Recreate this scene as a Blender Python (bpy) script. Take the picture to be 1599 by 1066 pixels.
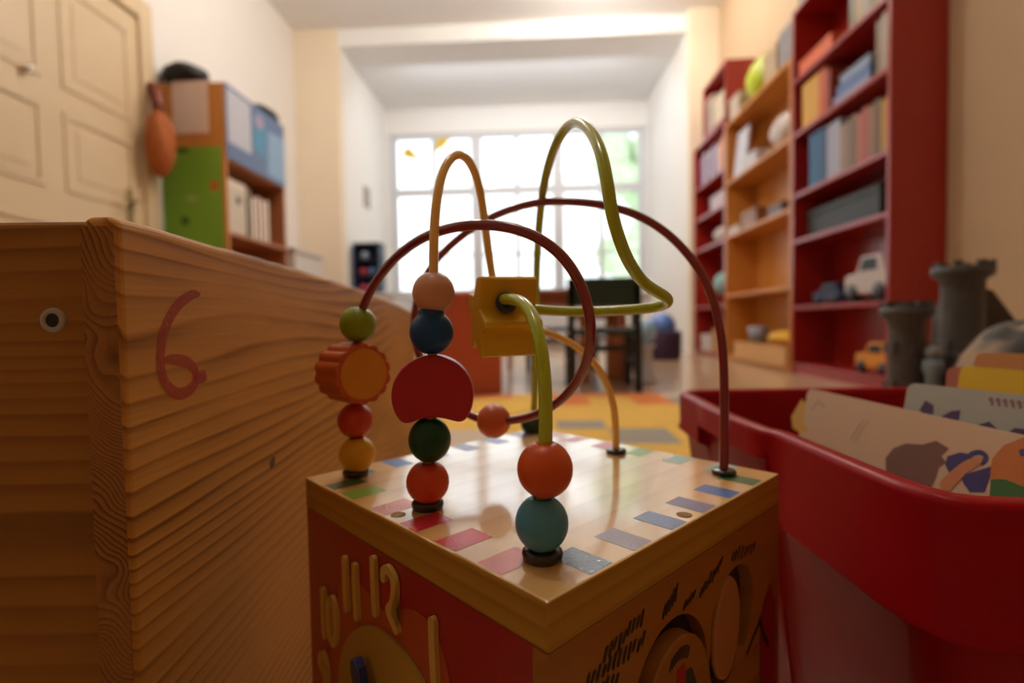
import bpy, bmesh, math, random
from mathutils import Vector, Matrix
random.seed(7)
for o in list(bpy.data.objects): bpy.data.objects.remove(o)
SC = bpy.context.scene
PI = math.pi

# ------------------------------------------------------------------ camera
FPX, PITCH, ROLL, YAW = 816.22, -0.036724, -0.017459, 0.047692
CAMZ = 0.35
_c, _s = math.cos(YAW), math.sin(YAW)
F = Vector((-_s*math.cos(PITCH), _c*math.cos(PITCH), math.sin(PITCH)))
R0 = Vector((_c, _s, 0)); U0 = R0.cross(F)
RR = R0*math.cos(ROLL) + U0*math.sin(ROLL); UU = RR.cross(F)
CP = Vector((0, 0, CAMZ))
cam = bpy.data.cameras.new('camera'); camo = bpy.data.objects.new('camera', cam)
SC.collection.objects.link(camo); SC.camera = camo
cam.sensor_width = 36; cam.lens = FPX/1599*36; cam.clip_start = 0.01; cam.clip_end = 100
M = Matrix(((RR.x, UU.x, -F.x, CP.x), (RR.y, UU.y, -F.y, CP.y), (RR.z, UU.z, -F.z, CP.z), (0, 0, 0, 1)))
camo.matrix_world = M
cam.dof.use_dof = True; cam.dof.focus_distance = 0.265; cam.dof.aperture_fstop = 4.2

# measured points of the place: where a sight line meets a plane of the room
def ray(px, py): return F + RR*((px-799.5)/FPX) - UU*((py-533)/FPX)
def at(px, py, Y): d = ray(px, py); return CP + d*(Y/d.y)
def atz(px, py, z): d = ray(px, py); return CP + d*((z-CAMZ)/d.z)
def atx(px, py, X): d = ray(px, py); return CP + d*(X/d.x)

# ------------------------------------------------------------------ light and exposure
SC.view_settings.view_transform = 'Standard'
SC.view_settings.look = 'None'
SC.view_settings.gamma = 1
SC.view_settings.use_curve_mapping = False
SC.view_settings.exposure = 0.10
w = bpy.data.worlds.new('sky'); SC.world = w; w.use_nodes = True
bg = w.node_tree.nodes['Background']
bg.inputs[0].default_value = (0.90, 0.95, 1.0, 1); bg.inputs[1].default_value = 2.25

def area(name, loc, rot, sx, sy, power, col):
    l = bpy.data.lights.new(name, 'AREA'); l.shape = 'RECTANGLE'; l.size = sx; l.size_y = sy
    l.energy = power; l.color = col
    o = bpy.data.objects.new(name, l); SC.collection.objects.link(o)
    o.location = loc; o.rotation_euler = rot
    return o
# unseen fill light added in the bay to brighten its window wall, and the lamps under the room's ceiling
area('bay_fill_light', (-0.2, 5.75, 3.05), (math.radians(52), 0, 0), 2.6, 0.12, 15, (0.86, 0.93, 1.0))
def lamp(name, loc, power, col, rad=0.14):
    l = bpy.data.lights.new(name, 'POINT'); l.energy = power; l.color = col; l.shadow_soft_size = rad
    o = bpy.data.objects.new(name, l); SC.collection.objects.link(o); o.location = loc

# ------------------------------------------------------------------ helpers
class MB:
    def __init__(s): s.v = []; s.f = []; s.m = []; s.sm = []
    def add(s, vs, fs, mi=0, smooth=False):
        b = len(s.v); s.v += [tuple(v) for v in vs]
        for f in fs: s.f.append(tuple(b+i for i in f)); s.m.append(mi); s.sm.append(smooth)
    def box(s, x0, x1, y0, y1, z0, z1, mi=0):
        s.frame_box(Vector((x0, y0, z0)), Vector((x1-x0, 0, 0)), Vector((0, y1-y0, 0)), Vector((0, 0, z1-z0)), mi)
    def frame_box(s, o, a, b, c, mi=0):
        vs = [o, o+a, o+a+b, o+b, o+c, o+a+c, o+a+b+c, o+b+c]
        s.add(vs, [(3, 2, 1, 0), (4, 5, 6, 7), (0, 1, 5, 4), (1, 2, 6, 5), (2, 3, 7, 6), (3, 0, 4, 7)], mi)
    def prism(s, poly, fn, c0, c1, mi=0, smooth=False):
        n = len(poly)
        vs = [fn(a, b, c0) for a, b in poly] + [fn(a, b, c1) for a, b in poly]
        s.add(vs, [tuple(range(n))[::-1], tuple(range(n, 2*n))], mi)
        s.add(vs, [(i, (i+1) % n, n+(i+1) % n, n+i) for i in range(n)], mi, smooth)
    def sheet(s, poly, fn, c, mi=0):
        s.add([fn(a, b, c) for a, b in poly], [tuple(range(len(poly)))], mi)
    def tube(s, pts, r, n=14, mi=0, cap=True):
        pts = [Vector(p) for p in pts]; rs = r if isinstance(r, (list, tuple)) else [r]*len(pts)
        t0 = (pts[1]-pts[0]).normalized(); nrm = t0.orthogonal().normalized(); vs = []
        for i, p in enumerate(pts):
            t = (pts[min(i+1, len(pts)-1)]-pts[max(i-1, 0)]).normalized()
            nrm = (nrm - t*nrm.dot(t)).normalized(); b = t.cross(nrm)
            for k in range(n):
                a = 2*PI*k/n; vs.append(p + (nrm*math.cos(a)+b*math.sin(a))*rs[i])
        fs = [(i*n+k, i*n+(k+1) % n, (i+1)*n+(k+1) % n, (i+1)*n+k) for i in range(len(pts)-1) for k in range(n)]
        s.add(vs, fs, mi, True)
        if cap: s.add(vs[:n], [tuple(range(n))[::-1]], mi); s.add(vs[-n:], [tuple(range(n))], mi)
    def lathe(s, prof, c, ax=Vector((0, 0, 1)), n=40, mi=0):
        ax = Vector(ax).normalized(); a = ax.orthogonal().normalized(); b = ax.cross(a); c = Vector(c)
        vs = [c + ax*h + (a*math.cos(2*PI*k/n)+b*math.sin(2*PI*k/n))*r for r, h in prof for k in range(n)]
        fs = [(i*n+k, i*n+(k+1) % n, (i+1)*n+(k+1) % n, (i+1)*n+k) for i in range(len(prof)-1) for k in range(n)]
        s.add(vs, fs, mi, True)
    def blob(s, c, r, mi=0, n=16, jag=0.0, seed=0):
        rnd = random.Random(seed); rx, ry, rz = (r, r, r) if not isinstance(r, tuple) else r
        vs = []; c = Vector(c)
        ph = [rnd.uniform(0, 6) for _ in range(4)]
        for i in range(n+1):
            th = PI*i/n
            for k in range(n*2):
                p = PI*k/n
                j = 1 + jag*(math.sin(3*p+ph[0])*math.sin(2*th+ph[1])+.6*math.sin(7*p+ph[2])*math.sin(5*th+ph[3]))*math.sin(th)
                vs.append(c+Vector((rx*math.sin(th)*math.cos(p)*j, ry*math.sin(th)*math.sin(p)*j, rz*math.cos(th)*j)))
        m = n*2
        s.add(vs, [(i*m+k, (i+1)*m+k, (i+1)*m+(k+1) % m, i*m+(k+1) % m) for i in range(n) for k in range(m)], mi, True)

def link(o): SC.collection.objects.link(o); return o
def build(name, mb, mats, parent=None, world=True, bevel=0, seg=2, autos=False):
    """one mesh object; world=True: coordinates are room coordinates, else the parent's own"""
    me = bpy.data.meshes.new(name)
    off = Vector((0, 0, 0))
    if world and parent is not None:
        p = parent
        while p is not None: off += p.location; p = p.parent
    me.from_pydata([tuple(Vector(v)-off) for v in mb.v], [], mb.f)
    if not isinstance(mats, (list, tuple)): mats = [mats]
    for m in mats: me.materials.append(m)
    me.polygons.foreach_set('material_index', mb.m); me.polygons.foreach_set('use_smooth', mb.sm)
    bm = bmesh.new(); bm.from_mesh(me)
    bmesh.ops.remove_doubles(bm, verts=bm.verts, dist=1e-6)
    bmesh.ops.recalc_face_normals(bm, faces=bm.faces); bm.to_mesh(me); bm.free()
    o = link(bpy.data.objects.new(name, me))
    if parent is not None: o.parent = parent
    if bevel:
        b = o.modifiers.new('bevel', 'BEVEL'); b.width = bevel; b.segments = seg; b.limit_method = 'ANGLE'; b.angle_limit = math.radians(40)
    return o
def thing(name, label, cat, loc=(0, 0, 0), rz=0, group=None):
    o = link(bpy.data.objects.new(name, None)); o.empty_display_size = .05
    o.location = loc; o.rotation_euler = (0, 0, rz); o['label'] = label; o['category'] = cat
    if group: o['group'] = group
    return o
def tag(o, label, cat, group=None):
    o['label'] = label; o['category'] = cat
    if group: o['group'] = group
    return o
def struct(name, mb, m, parent=None, **k):
    o = build(name, mb, m, parent, **k)
    if parent is None: o['kind'] = 'structure'
    return o
def bx(*a): m = MB(); m.box(*a); return m

def spline(ctrl, n=10):
    P = [Vector(p) for p in ctrl]; P = [P[0]*2-P[1]] + P + [P[-1]*2-P[-2]]; out = []
    for i in range(1, len(P)-2):
        p0, p1, p2, p3 = P[i-1:i+3]
        for k in range(n):
            t = k/n
            out.append(0.5*((2*p1)+(p2-p0)*t+(2*p0-5*p1+4*p2-p3)*t*t+(3*p1-p0-3*p2+p3)*t**3))
    out.append(P[-2]); return out
def smooth_path(pts, it=6):
    for _ in range(it):
        pts = [pts[0]] + [(pts[i-1]+pts[i]*2+pts[i+1])/4 for i in range(1, len(pts)-1)] + [pts[-1]]
    return pts
def ribbon(pts, wd, n=6):
    """outline polygon of a stroke with round ends in 2D; wd width or list"""
    P = [Vector((a, b, 0)) for a, b in pts]; P = spline(P, n) if len(P) > 2 else P
    m = len(P); ws = [wd/2]*m if not isinstance(wd, (list, tuple)) else [wd[0]/2+(wd[1]-wd[0])/2*i/(m-1) for i in range(m)]
    L = []; Rr = []
    for i, p in enumerate(P):
        t = (P[min(i+1, m-1)]-P[max(i-1, 0)]).normalized(); nn = Vector((-t.y, t.x, 0))
        L.append(p+nn*ws[i]); Rr.append(p-nn*ws[i])
    def cap(p, t, w0, s):
        nn = Vector((-t.y, t.x, 0)); return [p + (nn*math.cos(a)*s + t*math.sin(a)*s)*w0 for a in [PI*k/6 for k in range(1, 6)]]
    te = (P[-1]-P[-2]).normalized(); ts = (P[1]-P[0]).normalized()
    out = L + cap(P[-1], te, ws[-1], 1) + Rr[::-1] + cap(P[0], ts, ws[0], -1)
    return [(q.x, q.y) for q in out]
def strip_tris(mb, pts, wd, fn, c, mi):
    """flat painted stroke made of quads (safe for curly strokes)"""
    P = spline([Vector((a, b, 0)) for a, b in pts], 6); m = len(P)
    ws = [wd/2]*m if not isinstance(wd, (list, tuple)) else [wd[0]/2+(wd[1]-wd[0])/2*i/(m-1) for i in range(m)]
    vs = []
    for i, p in enumerate(P):
        t = (P[min(i+1, m-1)]-P[max(i-1, 0)]).normalized(); nn = Vector((-t.y, t.x, 0))
        e = min(1, math.sqrt(max(0.05, 1-(abs(2*i/(m-1)-1))**8)))
        for q in (p+nn*ws[i]*e, p-nn*ws[i]*e): vs.append(fn(q.x, q.y, c))
    mb.add(vs, [(2*i, 2*i+1, 2*i+3, 2*i+2) for i in range(m-1)], mi)
def circle(cx, cy, rx, ry=None, n=40, rot=0):
    ry = ry or rx; o = []
    for k in range(n):
        a = 2*PI*k/n; x, y = rx*math.cos(a), ry*math.sin(a)
        o.append((cx+x*math.cos(rot)-y*math.sin(rot), cy+x*math.sin(rot)+y*math.cos(rot)))
    return o

# ------------------------------------------------------------------ materials
def mat(name, col, rough=.5, spec=.5, coat=0, var=0.06, scale=20, bump=0, metal=0, emit=None, bscale=None, coatr=.1, sss=0):
    m = bpy.data.materials.new(name); m.use_nodes = True; nt = m.node_tree; b = nt.nodes['Principled BSDF']
    b.inputs['Roughness'].default_value = rough; b.inputs['Specular IOR Level'].default_value = spec
    b.inputs['Coat Weight'].default_value = coat; b.inputs['Coat Roughness'].default_value = coatr
    b.inputs['Metallic'].default_value = metal
    tc = nt.nodes.new('ShaderNodeTexCoord')
    n = nt.nodes.new('ShaderNodeTexNoise'); n.inputs['Scale'].default_value = scale; n.inputs['Detail'].default_value = 4
    nt.links.new(tc.outputs['Object'], n.inputs['Vector'])
    r = nt.nodes.new('ShaderNodeMix'); r.data_type = 'RGBA'
    nt.links.new(n.outputs['Fac'], r.inputs[0])
    r.inputs[6].default_value = tuple(max(0, c*(1-var)) for c in col)+(1,)
    r.inputs[7].default_value = tuple(min(1, c*(1+var)) for c in col)+(1,)
    nt.links.new(r.outputs[2], b.inputs['Base Color'])
    if bump:
        n2 = nt.nodes.new('ShaderNodeTexNoise'); n2.inputs['Scale'].default_value = bscale or scale*6; n2.inputs['Detail'].default_value = 3
        nt.links.new(tc.outputs['Object'], n2.inputs['Vector'])
        bp = nt.nodes.new('ShaderNodeBump'); bp.inputs['Strength'].default_value = bump; bp.inputs['Distance'].default_value = .001
        nt.links.new(n2.outputs['Fac'], bp.inputs['Height']); nt.links.new(bp.outputs[0], b.inputs['Normal'])
        if coat: nt.links.new(bp.outputs[0], b.inputs['Coat Normal'])
    return m
def wood(name, c1, c2, axis=1, across=60, stretch=.05, dist=2.5, rough=.5, coat=0, bump=.3, fine=1.0, warp=6, coatr=.15, offset=(0, 0, 0), thick=.5, sharp=(.35, .75)):
    """grain lines run along `axis`; `across` lines per metre (approx)"""
    m = bpy.data.materials.new(name); m.use_nodes = True; nt = m.node_tree; L = nt.links; b = nt.nodes['Principled BSDF']
    b.inputs['Roughness'].default_value = rough; b.inputs['Coat Weight'].default_value = coat; b.inputs['Coat Roughness'].default_value = coatr; b.inputs['Specular IOR Level'].default_value = .25
    tc = nt.nodes.new('ShaderNodeTexCoord')
    mp = nt.nodes.new('ShaderNodeMapping'); sc = [1, 1, 1]; sc[axis] = stretch
    mp.inputs['Scale'].default_value = sc; mp.inputs['Location'].default_value = offset
    L.new(tc.outputs['Object'], mp.inputs[0])
    n = nt.nodes.new('ShaderNodeTexNoise'); n.inputs['Scale'].default_value = warp; n.inputs['Detail'].default_value = 2.5; n.inputs['Roughness'].default_value = .45
    L.new(mp.outputs[0], n.inputs['Vector'])
    sx = nt.nodes.new('ShaderNodeSeparateXYZ'); L.new(mp.outputs[0], sx.inputs[0])
    ad = nt.nodes.new('ShaderNodeMath'); ad.operation = 'ADD'
    oth = [i for i in (0, 1, 2) if i != axis]
    L.new(sx.outputs[oth[0]], ad.inputs[0]); L.new(sx.outputs[oth[1]], ad.inputs[1])
    m1 = nt.nodes.new('ShaderNodeMath'); m1.operation = 'MULTIPLY'; L.new(ad.outputs[0], m1.inputs[0]); m1.inputs[1].default_value = across
    m2 = nt.nodes.new('ShaderNodeMath'); m2.operation = 'MULTIPLY_ADD'; L.new(n.outputs['Fac'], m2.inputs[0]); m2.inputs[1].default_value = dist*across/10; L.new(m1.outputs[0], m2.inputs[2])
    sn = nt.nodes.new('ShaderNodeMath'); sn.operation = 'FRACT'; L.new(m2.outputs[0], sn.inputs[0])
    cr = nt.nodes.new('ShaderNodeValToRGB'); L.new(sn.outputs[0], cr.inputs[0])
    e = cr.color_ramp.elements; e[0].position = 0; e[0].color = (0, 0, 0, 1); e[1].position = 1; e[1].color = (0, 0, 0, 1)
    x = cr.color_ramp.elements.new(thick); x.color = (.35, .35, .35, 1); x = cr.color_ramp.elements.new(.88); x.color = (1, 1, 1, 1)
    fn = nt.nodes.new('ShaderNodeTexNoise'); mp2 = nt.nodes.new('ShaderNodeMapping'); s2 = [1, 1, 1]; s2[axis] = .03; mp2.inputs['Scale'].default_value = s2
    L.new(tc.outputs['Object'], mp2.inputs[0]); L.new(mp2.outputs[0], fn.inputs['Vector']); fn.inputs['Scale'].default_value = 500; fn.inputs['Detail'].default_value = 2
    big = nt.nodes.new('ShaderNodeTexNoise'); big.inputs['Scale'].default_value = 5; L.new(mp.outputs[0], big.inputs['Vector'])
    am = nt.nodes.new('ShaderNodeTexNoise'); am.inputs['Scale'].default_value = 14; am.inputs['Detail'].default_value = 2; L.new(mp.outputs[0], am.inputs['Vector'])
    a2 = nt.nodes.new('ShaderNodeMapRange'); L.new(am.outputs['Fac'], a2.inputs[0]); a2.inputs[1].default_value = .32; a2.inputs[2].default_value = .65; a2.inputs[3].default_value = .15; a2.inputs[4].default_value = 1.35
    a3 = nt.nodes.new('ShaderNodeMath'); a3.operation = 'MULTIPLY'; L.new(a2.outputs[0], a3.inputs[0]); L.new(cr.outputs[0], a3.inputs[1])
    f1 = nt.nodes.new('ShaderNodeMath'); f1.operation = 'MULTIPLY_ADD'; L.new(fn.outputs['Fac'], f1.inputs[0]); f1.inputs[1].default_value = .5*fine; L.new(a3.outputs[0], f1.inputs[2])
    f2 = nt.nodes.new('ShaderNodeMath'); f2.operation = 'MULTIPLY_ADD'; L.new(big.outputs['Fac'], f2.inputs[0]); f2.inputs[1].default_value = .5; L.new(f1.outputs[0], f2.inputs[2])
    mr = nt.nodes.new('ShaderNodeMapRange'); L.new(f2.outputs[0], mr.inputs[0]); mr.inputs[1].default_value = sharp[0]; mr.inputs[2].default_value = sharp[1]+.75
    mx = nt.nodes.new('ShaderNodeMix'); mx.data_type = 'RGBA'; L.new(mr.outputs[0], mx.inputs[0]); mx.inputs[6].default_value = c1+(1,); mx.inputs[7].default_value = c2+(1,)
    L.new(mx.outputs[2], b.inputs['Base Color'])
    bp = nt.nodes.new('ShaderNodeBump'); bp.inputs['Strength'].default_value = bump; bp.inputs['Distance'].default_value = .001; bp.invert = True
    L.new(f1.outputs[0], bp.inputs['Height']); L.new(bp.outputs[0], b.inputs['Normal'])
    return m
def paint(name, col, var=.05): return mat(name, col, .40, .35, .10, var, 40, .04, coatr=.15)

WHITE = mat('white_wall', (.84, .82, .79), .8, var=.02, scale=3, bump=.15, bscale=120)
CREAM = mat('cream_wall', (.86, .74, .57), .8, var=.03, scale=3, bump=.15, bscale=120)
LEFTW = mat('left_wall_paint', (.80, .76, .72), .8, var=.02, scale=3, bump=.15, bscale=120)
CEIL = mat('ceiling_paint', (.84, .84, .84), .85, var=.02, scale=2)
FRAME = mat('window_frame_paint', (.80, .80, .80), .4, var=.02)
WFRAME = mat('casement_paint', (.60, .60, .62), .45, var=.02)
DOORP = mat('door_paint', (.66, .51, .32), .35, var=.04, scale=4)
FLOORW = wood('floor_boards', (.62, .42, .25), (.50, .31, .17), axis=1, across=14, dist=1, rough=.3, coat=.7, bump=.05, warp=4)
PINE = wood('pine_side', (.68, .34, .072), (.26, .095, .013), axis=1, across=105, stretch=.24, dist=2.2, rough=.5, coat=.0, bump=.14, warp=3.6, thick=.62)
PINE.node_tree.nodes['Principled BSDF'].inputs['Specular IOR Level'].default_value = .13
PINE2 = wood('pine_front', (.38, .17, .026), (.22, .09, .012), axis=0, across=85, stretch=.14, dist=2.0, rough=.5, coat=0, bump=.08, warp=5)
PEND = wood('pine_end_grain', (.40, .18, .045), (.16, .06, .012), axis=1, across=230, stretch=1, dist=2.2, rough=.6, bump=.5, warp=11)
RIM = wood('beech_rim', (.46, .25, .03), (.33, .16, .018), axis=0, across=120, stretch=.04, dist=.3, rough=.45, bump=.1, warp=8)
RIM2 = wood('beech_rim_side', (.46, .25, .03), (.33, .16, .018), axis=1, across=120, stretch=.04, dist=.3, rough=.45, bump=.1, warp=8)
RIMV = wood('beech_panel', (.36, .145, .02), (.29, .11, .014), axis=0, across=50, stretch=.15, dist=.5, rough=.4, coat=.2, bump=.06, warp=5)
TOPM = wood('varnished_top', (.85, .54, .20), (.76, .45, .15), axis=0, across=45, stretch=.15, dist=.4, rough=.32, coat=1, bump=.02, warp=4, coatr=.09)
TOPM.node_tree.nodes['Principled BSDF'].inputs['Coat IOR'].default_value = 2.05
def toppaint(n, c): return mat(n, c, .35, .4, .35, .12, 60, .22, bscale=500, coatr=.11)
BLACKP = mat('black_rubber', (.012, .010, .010), .3, coat=.4)
HOLE = mat('drilled_hole', (.30, .17, .05), .8)
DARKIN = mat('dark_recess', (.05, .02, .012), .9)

# ------------------------------------------------------------------ the room
XL, XR, YW, YB, HC = -2.5, 1.853, 7.15, -2.2, 3.44
struct('floor', bx(XL-.2, XR+.2, YB-.2, YW+.3, -.1, 0), FLOORW)
m = MB(); m.box(XL-.2, XR+.2, YB-.2, 5.5, HC, HC+.15); m.box(XL-.2, XR+.2, 5.5, YW+.3, 3.27, HC+.15)
struct('ceiling', m, CEIL)
struct('wall_left', bx(XL-.2, XL, YB, 5.47, 0, HC), LEFTW)
struct('wall_right', bx(XR, XR+.2, YB, 5.4, 0, HC), mat('shaded_cream_wall', (.52, .37, .23), .8, var=.03, scale=3, bump=.15, bscale=120))  # cream wall; darker base colour stands in for shade at its near end
struct('wall_back', bx(XL-.2, XR+.2, YB-.2, YB, 0, HC), mat('ochre_wall', (.50, .28, .12), .8, var=.03, scale=3))
LAMPS = 105
em = bpy.data.materials.new('opal_glass_lit'); em.use_nodes = True; b_ = em.node_tree.nodes['Principled BSDF']
b_.inputs['Base Color'].default_value = (.9, .88, .8, 1); b_.inputs['Emission Color'].default_value = (1.0, .92, .82, 1); b_.inputs['Emission Strength'].default_value = LAMPS
for lx, ly, lf in ((.62, 4.45, 1), (-.9, 3.3, .9), (-.35, .70, .6)):
    t = thing('ceiling_lamp', 'round lit opal ceiling lamp nearest the window bay' if ly > 4 else 'round lit opal ceiling lamp over the left side of the room' if ly > 3 else 'round lit opal ceiling lamp right above the activity cube', 'lamp', (lx, ly, HC))
    m = MB(); m.blob((lx, ly, 3.27), .13*lf, n=12); build('glass_globe', m, em, t)
    m = MB(); m.lathe([(0, HC), (.07, HC), (.07, 3.40), (.05, 3.385), (0, 3.385)], (lx, ly, 0), n=24); build('ceiling_mount', m, FRAME, t)
# piers: room face cream, window reveal white (a reveal is its own wall)
m = MB(); m.box(XL-.2, -2.035, 5.47, 5.55, 0, HC); struct('wall_pier_left', m, CREAM)
m = MB(); m.box(XL-.2, -2.02, 5.55, YW, 0, 3.27); struct('wall_reveal_left', m, WHITE)
m = MB(); m.box(1.56, XR+.2, 5.4, 5.48, 0, HC); struct('wall_pier_right', m, CREAM)
m = MB(); m.add([(1.57, 5.48, 0), (1.52, YW, 0), (2.05, YW, 0), (2.05, 5.48, 0), (1.57, 5.48, 3.27), (1.52, YW, 3.27), (2.05, YW, 3.27), (2.05, 5.48, 3.27)],
            [(3, 2, 1, 0), (4, 5, 6, 7), (0, 1, 5, 4), (1, 2, 6, 5), (2, 3, 7, 6), (3, 0, 4, 7)]); struct('wall_reveal_right', m, WHITE)
WX0, WX1, WZ0, WZ1 = -1.98, 1.50, .76, 2.93
m = MB(); m.box(-2.2, 1.7, YW, YW+.25, 0, WZ0-.02); m.box(-2.2, 1.7, YW, YW+.25, WZ1, 3.27)
m.box(-2.2, WX0, YW, YW+.25, WZ0-.02, WZ1); m.box(WX1, 1.7, YW, YW+.25, WZ0-.02, WZ1)
struct('wall_window', m, WHITE)
m = MB(); m.box(XL, XL+.015, YB, 5.47, 0, .09); struct('baseboard_left', m, FRAME)
m = MB(); m.box(XR-.015, XR, YB, 2.3, 0, .09); struct('baseboard_right', m, FRAME)

# windows: three casement pairs
GL = bpy.data.materials.new('window_glass'); GL.use_nodes = True; nt = GL.node_tree
for n_ in list(nt.nodes): nt.nodes.remove(n_)
o_ = nt.nodes.new('ShaderNodeOutputMaterial'); mx = nt.nodes.new('ShaderNodeMixShader'); tr = nt.nodes.new('ShaderNodeBsdfTransparent'); gl = nt.nodes.new('ShaderNodeBsdfGlossy')
fr = nt.nodes.new('ShaderNodeFresnel'); fr.inputs[0].default_value = 1.45; gl.inputs['Roughness'].default_value = .02; tr.inputs[0].default_value = (.96, .98, .97, 1)
nt.links.new(fr.outputs[0], mx.inputs[0]); nt.links.new(tr.outputs[0], mx.inputs[1]); nt.links.new(gl.outputs[0], mx.inputs[2]); nt.links.new(mx.outputs[0], o_.inputs[0])
pairs = [(-1.96, -.79), (-.79, .32), (.32, 1.48)]
for i, (a, b) in enumerate(pairs):
    root = link(bpy.data.objects.new('window_%d' % (i+1), None)); root.location = ((a+b)/2, YW, WZ0); root['kind'] = 'structure'
    m = MB(); y0, y1 = YW+.03, YW+.10
    m.box(a, b, y0, y1, WZ0, WZ0+.05); m.box(a, b, y0, y1, WZ1-.05, WZ1)
    m.box(a, a+.075, y0, y1, WZ0+.05, WZ1-.05); m.box(b-.075, b, y0, y1, WZ0+.05, WZ1-.05)
    build('window_frame', m, WFRAME, root, bevel=.006)
    c = (a+b)/2
    m = MB(); m.box(c-.034, c+.034, y0+.01, y1-.01, WZ0+.05, WZ1-.05); build('mullion', m, WFRAME, root, bevel=.004)
    m = MB(); m.box(a+.06, c-.025, y0+.01, y1-.01, 2.10, 2.21); m.box(c+.025, b-.06, y0+.01, y1-.01, 2.10, 2.21); build('transom', m, WFRAME, root, bevel=.004)
    m = MB(); m.box(a+.06, c-.025, y0+.01, y1-.01, 1.27, 1.30); m.box(c+.025, b-.06, y0+.01, y1-.01, 1.27, 1.30); build('glazing_bar', m, WFRAME, root, bevel=.003)
    m = MB(); m.box(a+.06, b-.06, y0+.034, y0+.038, WZ0+.05, WZ1-.05); build('window_pane', m, GL, root)
m = MB(); m.box(-2.0, 1.51, YW-.14, YW+.03, WZ0-.05, WZ0-.01); struct('trim_sill', m, FRAME, bevel=.008)

# door in the left wall
dr = link(bpy.data.objects.new('door_1', None)); dr.location = (XL, 2.7, 0); dr['kind'] = 'structure'
m = MB(); m.box(XL, XL+.035, 2.0, 3.22, .01, 2.28)
build('door_leaf', m, DOORP, dr)
for (ya, yb) in ((2.06, 2.55), (2.67, 3.14)):
    for (za, zb) in ((.18, .92), (1.08, 1.50), (1.62, 2.18)):
        m = MB(); t = .03
        m.box(XL+.035, XL+.042, ya, yb, za, za+t); m.box(XL+.035, XL+.042, ya, yb, zb-t, zb)
        m.box(XL+.035, XL+.042, ya, ya+t, za+t, zb-t); m.box(XL+.035, XL+.042, yb-t, yb, za+t, zb-t)
        m.box(XL+.035, XL+.039, ya+.08, yb-.08, za+.08, zb-.08)
        build('door_panel', m, DOORP, dr, bevel=.006)
m = MB(); m.box(XL, XL+.06, 3.22, 3.33, 0, 2.42); m.box(XL, XL+.06, 1.89, 2.0, 0, 2.42); m.box(XL, XL+.06, 2.0, 3.22, 2.29, 2.42)
build('door_frame', m, DOORP, dr, bevel=.01)
m = MB(); BR = mat('aged_brass', (.45, .33, .18), .35, metal=.8)
m.box(XL+.035, XL+.042, 3.08, 3.12, .98, 1.20); m.tube([(XL+.04, 3.10, 1.12), (XL+.09, 3.10, 1.12), (XL+.09, 3.0, 1.12)], .009, 10)
build('door_handle', m, BR, dr)
m = MB(); m.blob((XL+.06, 2.47, 1.62), .022, n=10); m.tube([(XL+.03, 2.47, 1.62), (XL+.06, 2.47, 1.62)], .008, 8)
build('door_knob', m, mat('bright_knob', (.85, .82, .75), .2, metal=.6), dr)

# rug
RC = [mat('rug_yellow', (.80, .50, .10), .95, var=.15, bump=.3), mat('rug_orange', (.75, .24, .07), .95, var=.12, bump=.3), mat('rug_grey', (.36, .33, .28), .95, var=.1, bump=.3), mat('rug_sand', (.66, .55, .42), .95, var=.1)]
m = MB(); gx = [-.75, -.45, -.12, .06, .22, .40, .56, .70, .92]; gy = [1.22, 1.45, 1.66, 1.80, 2.0, 2.12, 2.34, 2.47]
pat = ['YYGYYYSG', 'YSYYGYOG', 'YYYGYYOG', 'OYYYYYYG', 'YYYYYYGS', 'SYYOYOGS', 'YOYOOOSG']
rz = .008
m.box(gx[0], gx[-1], gy[0], gy[-1], 0.0, rz-.0005, 3)
for j in range(7):
    for i in range(8):
        k = 'YOGS'.index(pat[j][i])
        m.add([(gx[i], gy[j], rz), (gx[i+1], gy[j], rz), (gx[i+1], gy[j+1], rz), (gx[i], gy[j+1], rz)], [(0, 1, 2, 3)], k)
tag(build('rug', m, RC), 'low pile rug with yellow, orange and grey rectangles on the wooden floor', 'rug')

# ------------------------------------------------------------------ the activity cube
A = 0.80176; CC = Vector((-.00021, .37126, 0)); S = .24
cube = thing('activity_cube', 'wooden bead maze activity cube with painted clock side and colourful bead wires', 'toy', CC, A)
RA = Matrix.Rotation(-A, 3, 'Z')
def loc(p): return RA @ (Vector(p)-CC)
def L3(u, v, z): return Vector((u-.12, v-.12, z))
# top panel with painted bars and drilled holes
tp = {'rose': toppaint('bar_rose', (.72, .22, .20)), 'red': toppaint('bar_red', (.62, .03, .04)), 'pink': toppaint('bar_pink', (.75, .28, .25)), 'green': toppaint('bar_green', (.20, .36, .03)),
      'dkgreen': toppaint('bar_dark_green', (.05, .13, .05)), 'blue': toppaint('bar_blue', (.04, .13, .42)), 'navy': toppaint('bar_navy', (.05, .08, .14)), 'mauve': toppaint('bar_mauve', (.24, .15, .22)),
      'steel': toppaint('bar_steel_blue', (.12, .18, .42)), 'violet': toppaint('bar_violet', (.16, .13, .28)), 'leaf': toppaint('bar_leaf_green', (.06, .17, .04)), 'teal': toppaint('bar_teal', (.30, .50, .45))}
tk = list(tp)
m = MB(); T = S-.0215
m.box(-.12, .12, -.12, .12, T, S, 1)
m.m[1] = 0; m.m[3] = m.m[5] = 2
build('top_panel', m, [TOPM, RIM, RIM2], cube, world=False, bevel=.0012, seg=2)
m = MB()
def bar(u0, u1, v0, v1, key):
    e = .00012
    m.add([L3(u0, v0, S+e), L3(u1, v0, S+e), L3(u1, v1, S+e), L3(u0, v1, S+e)], [(0, 1, 2, 3)], tk.index(key))
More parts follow.
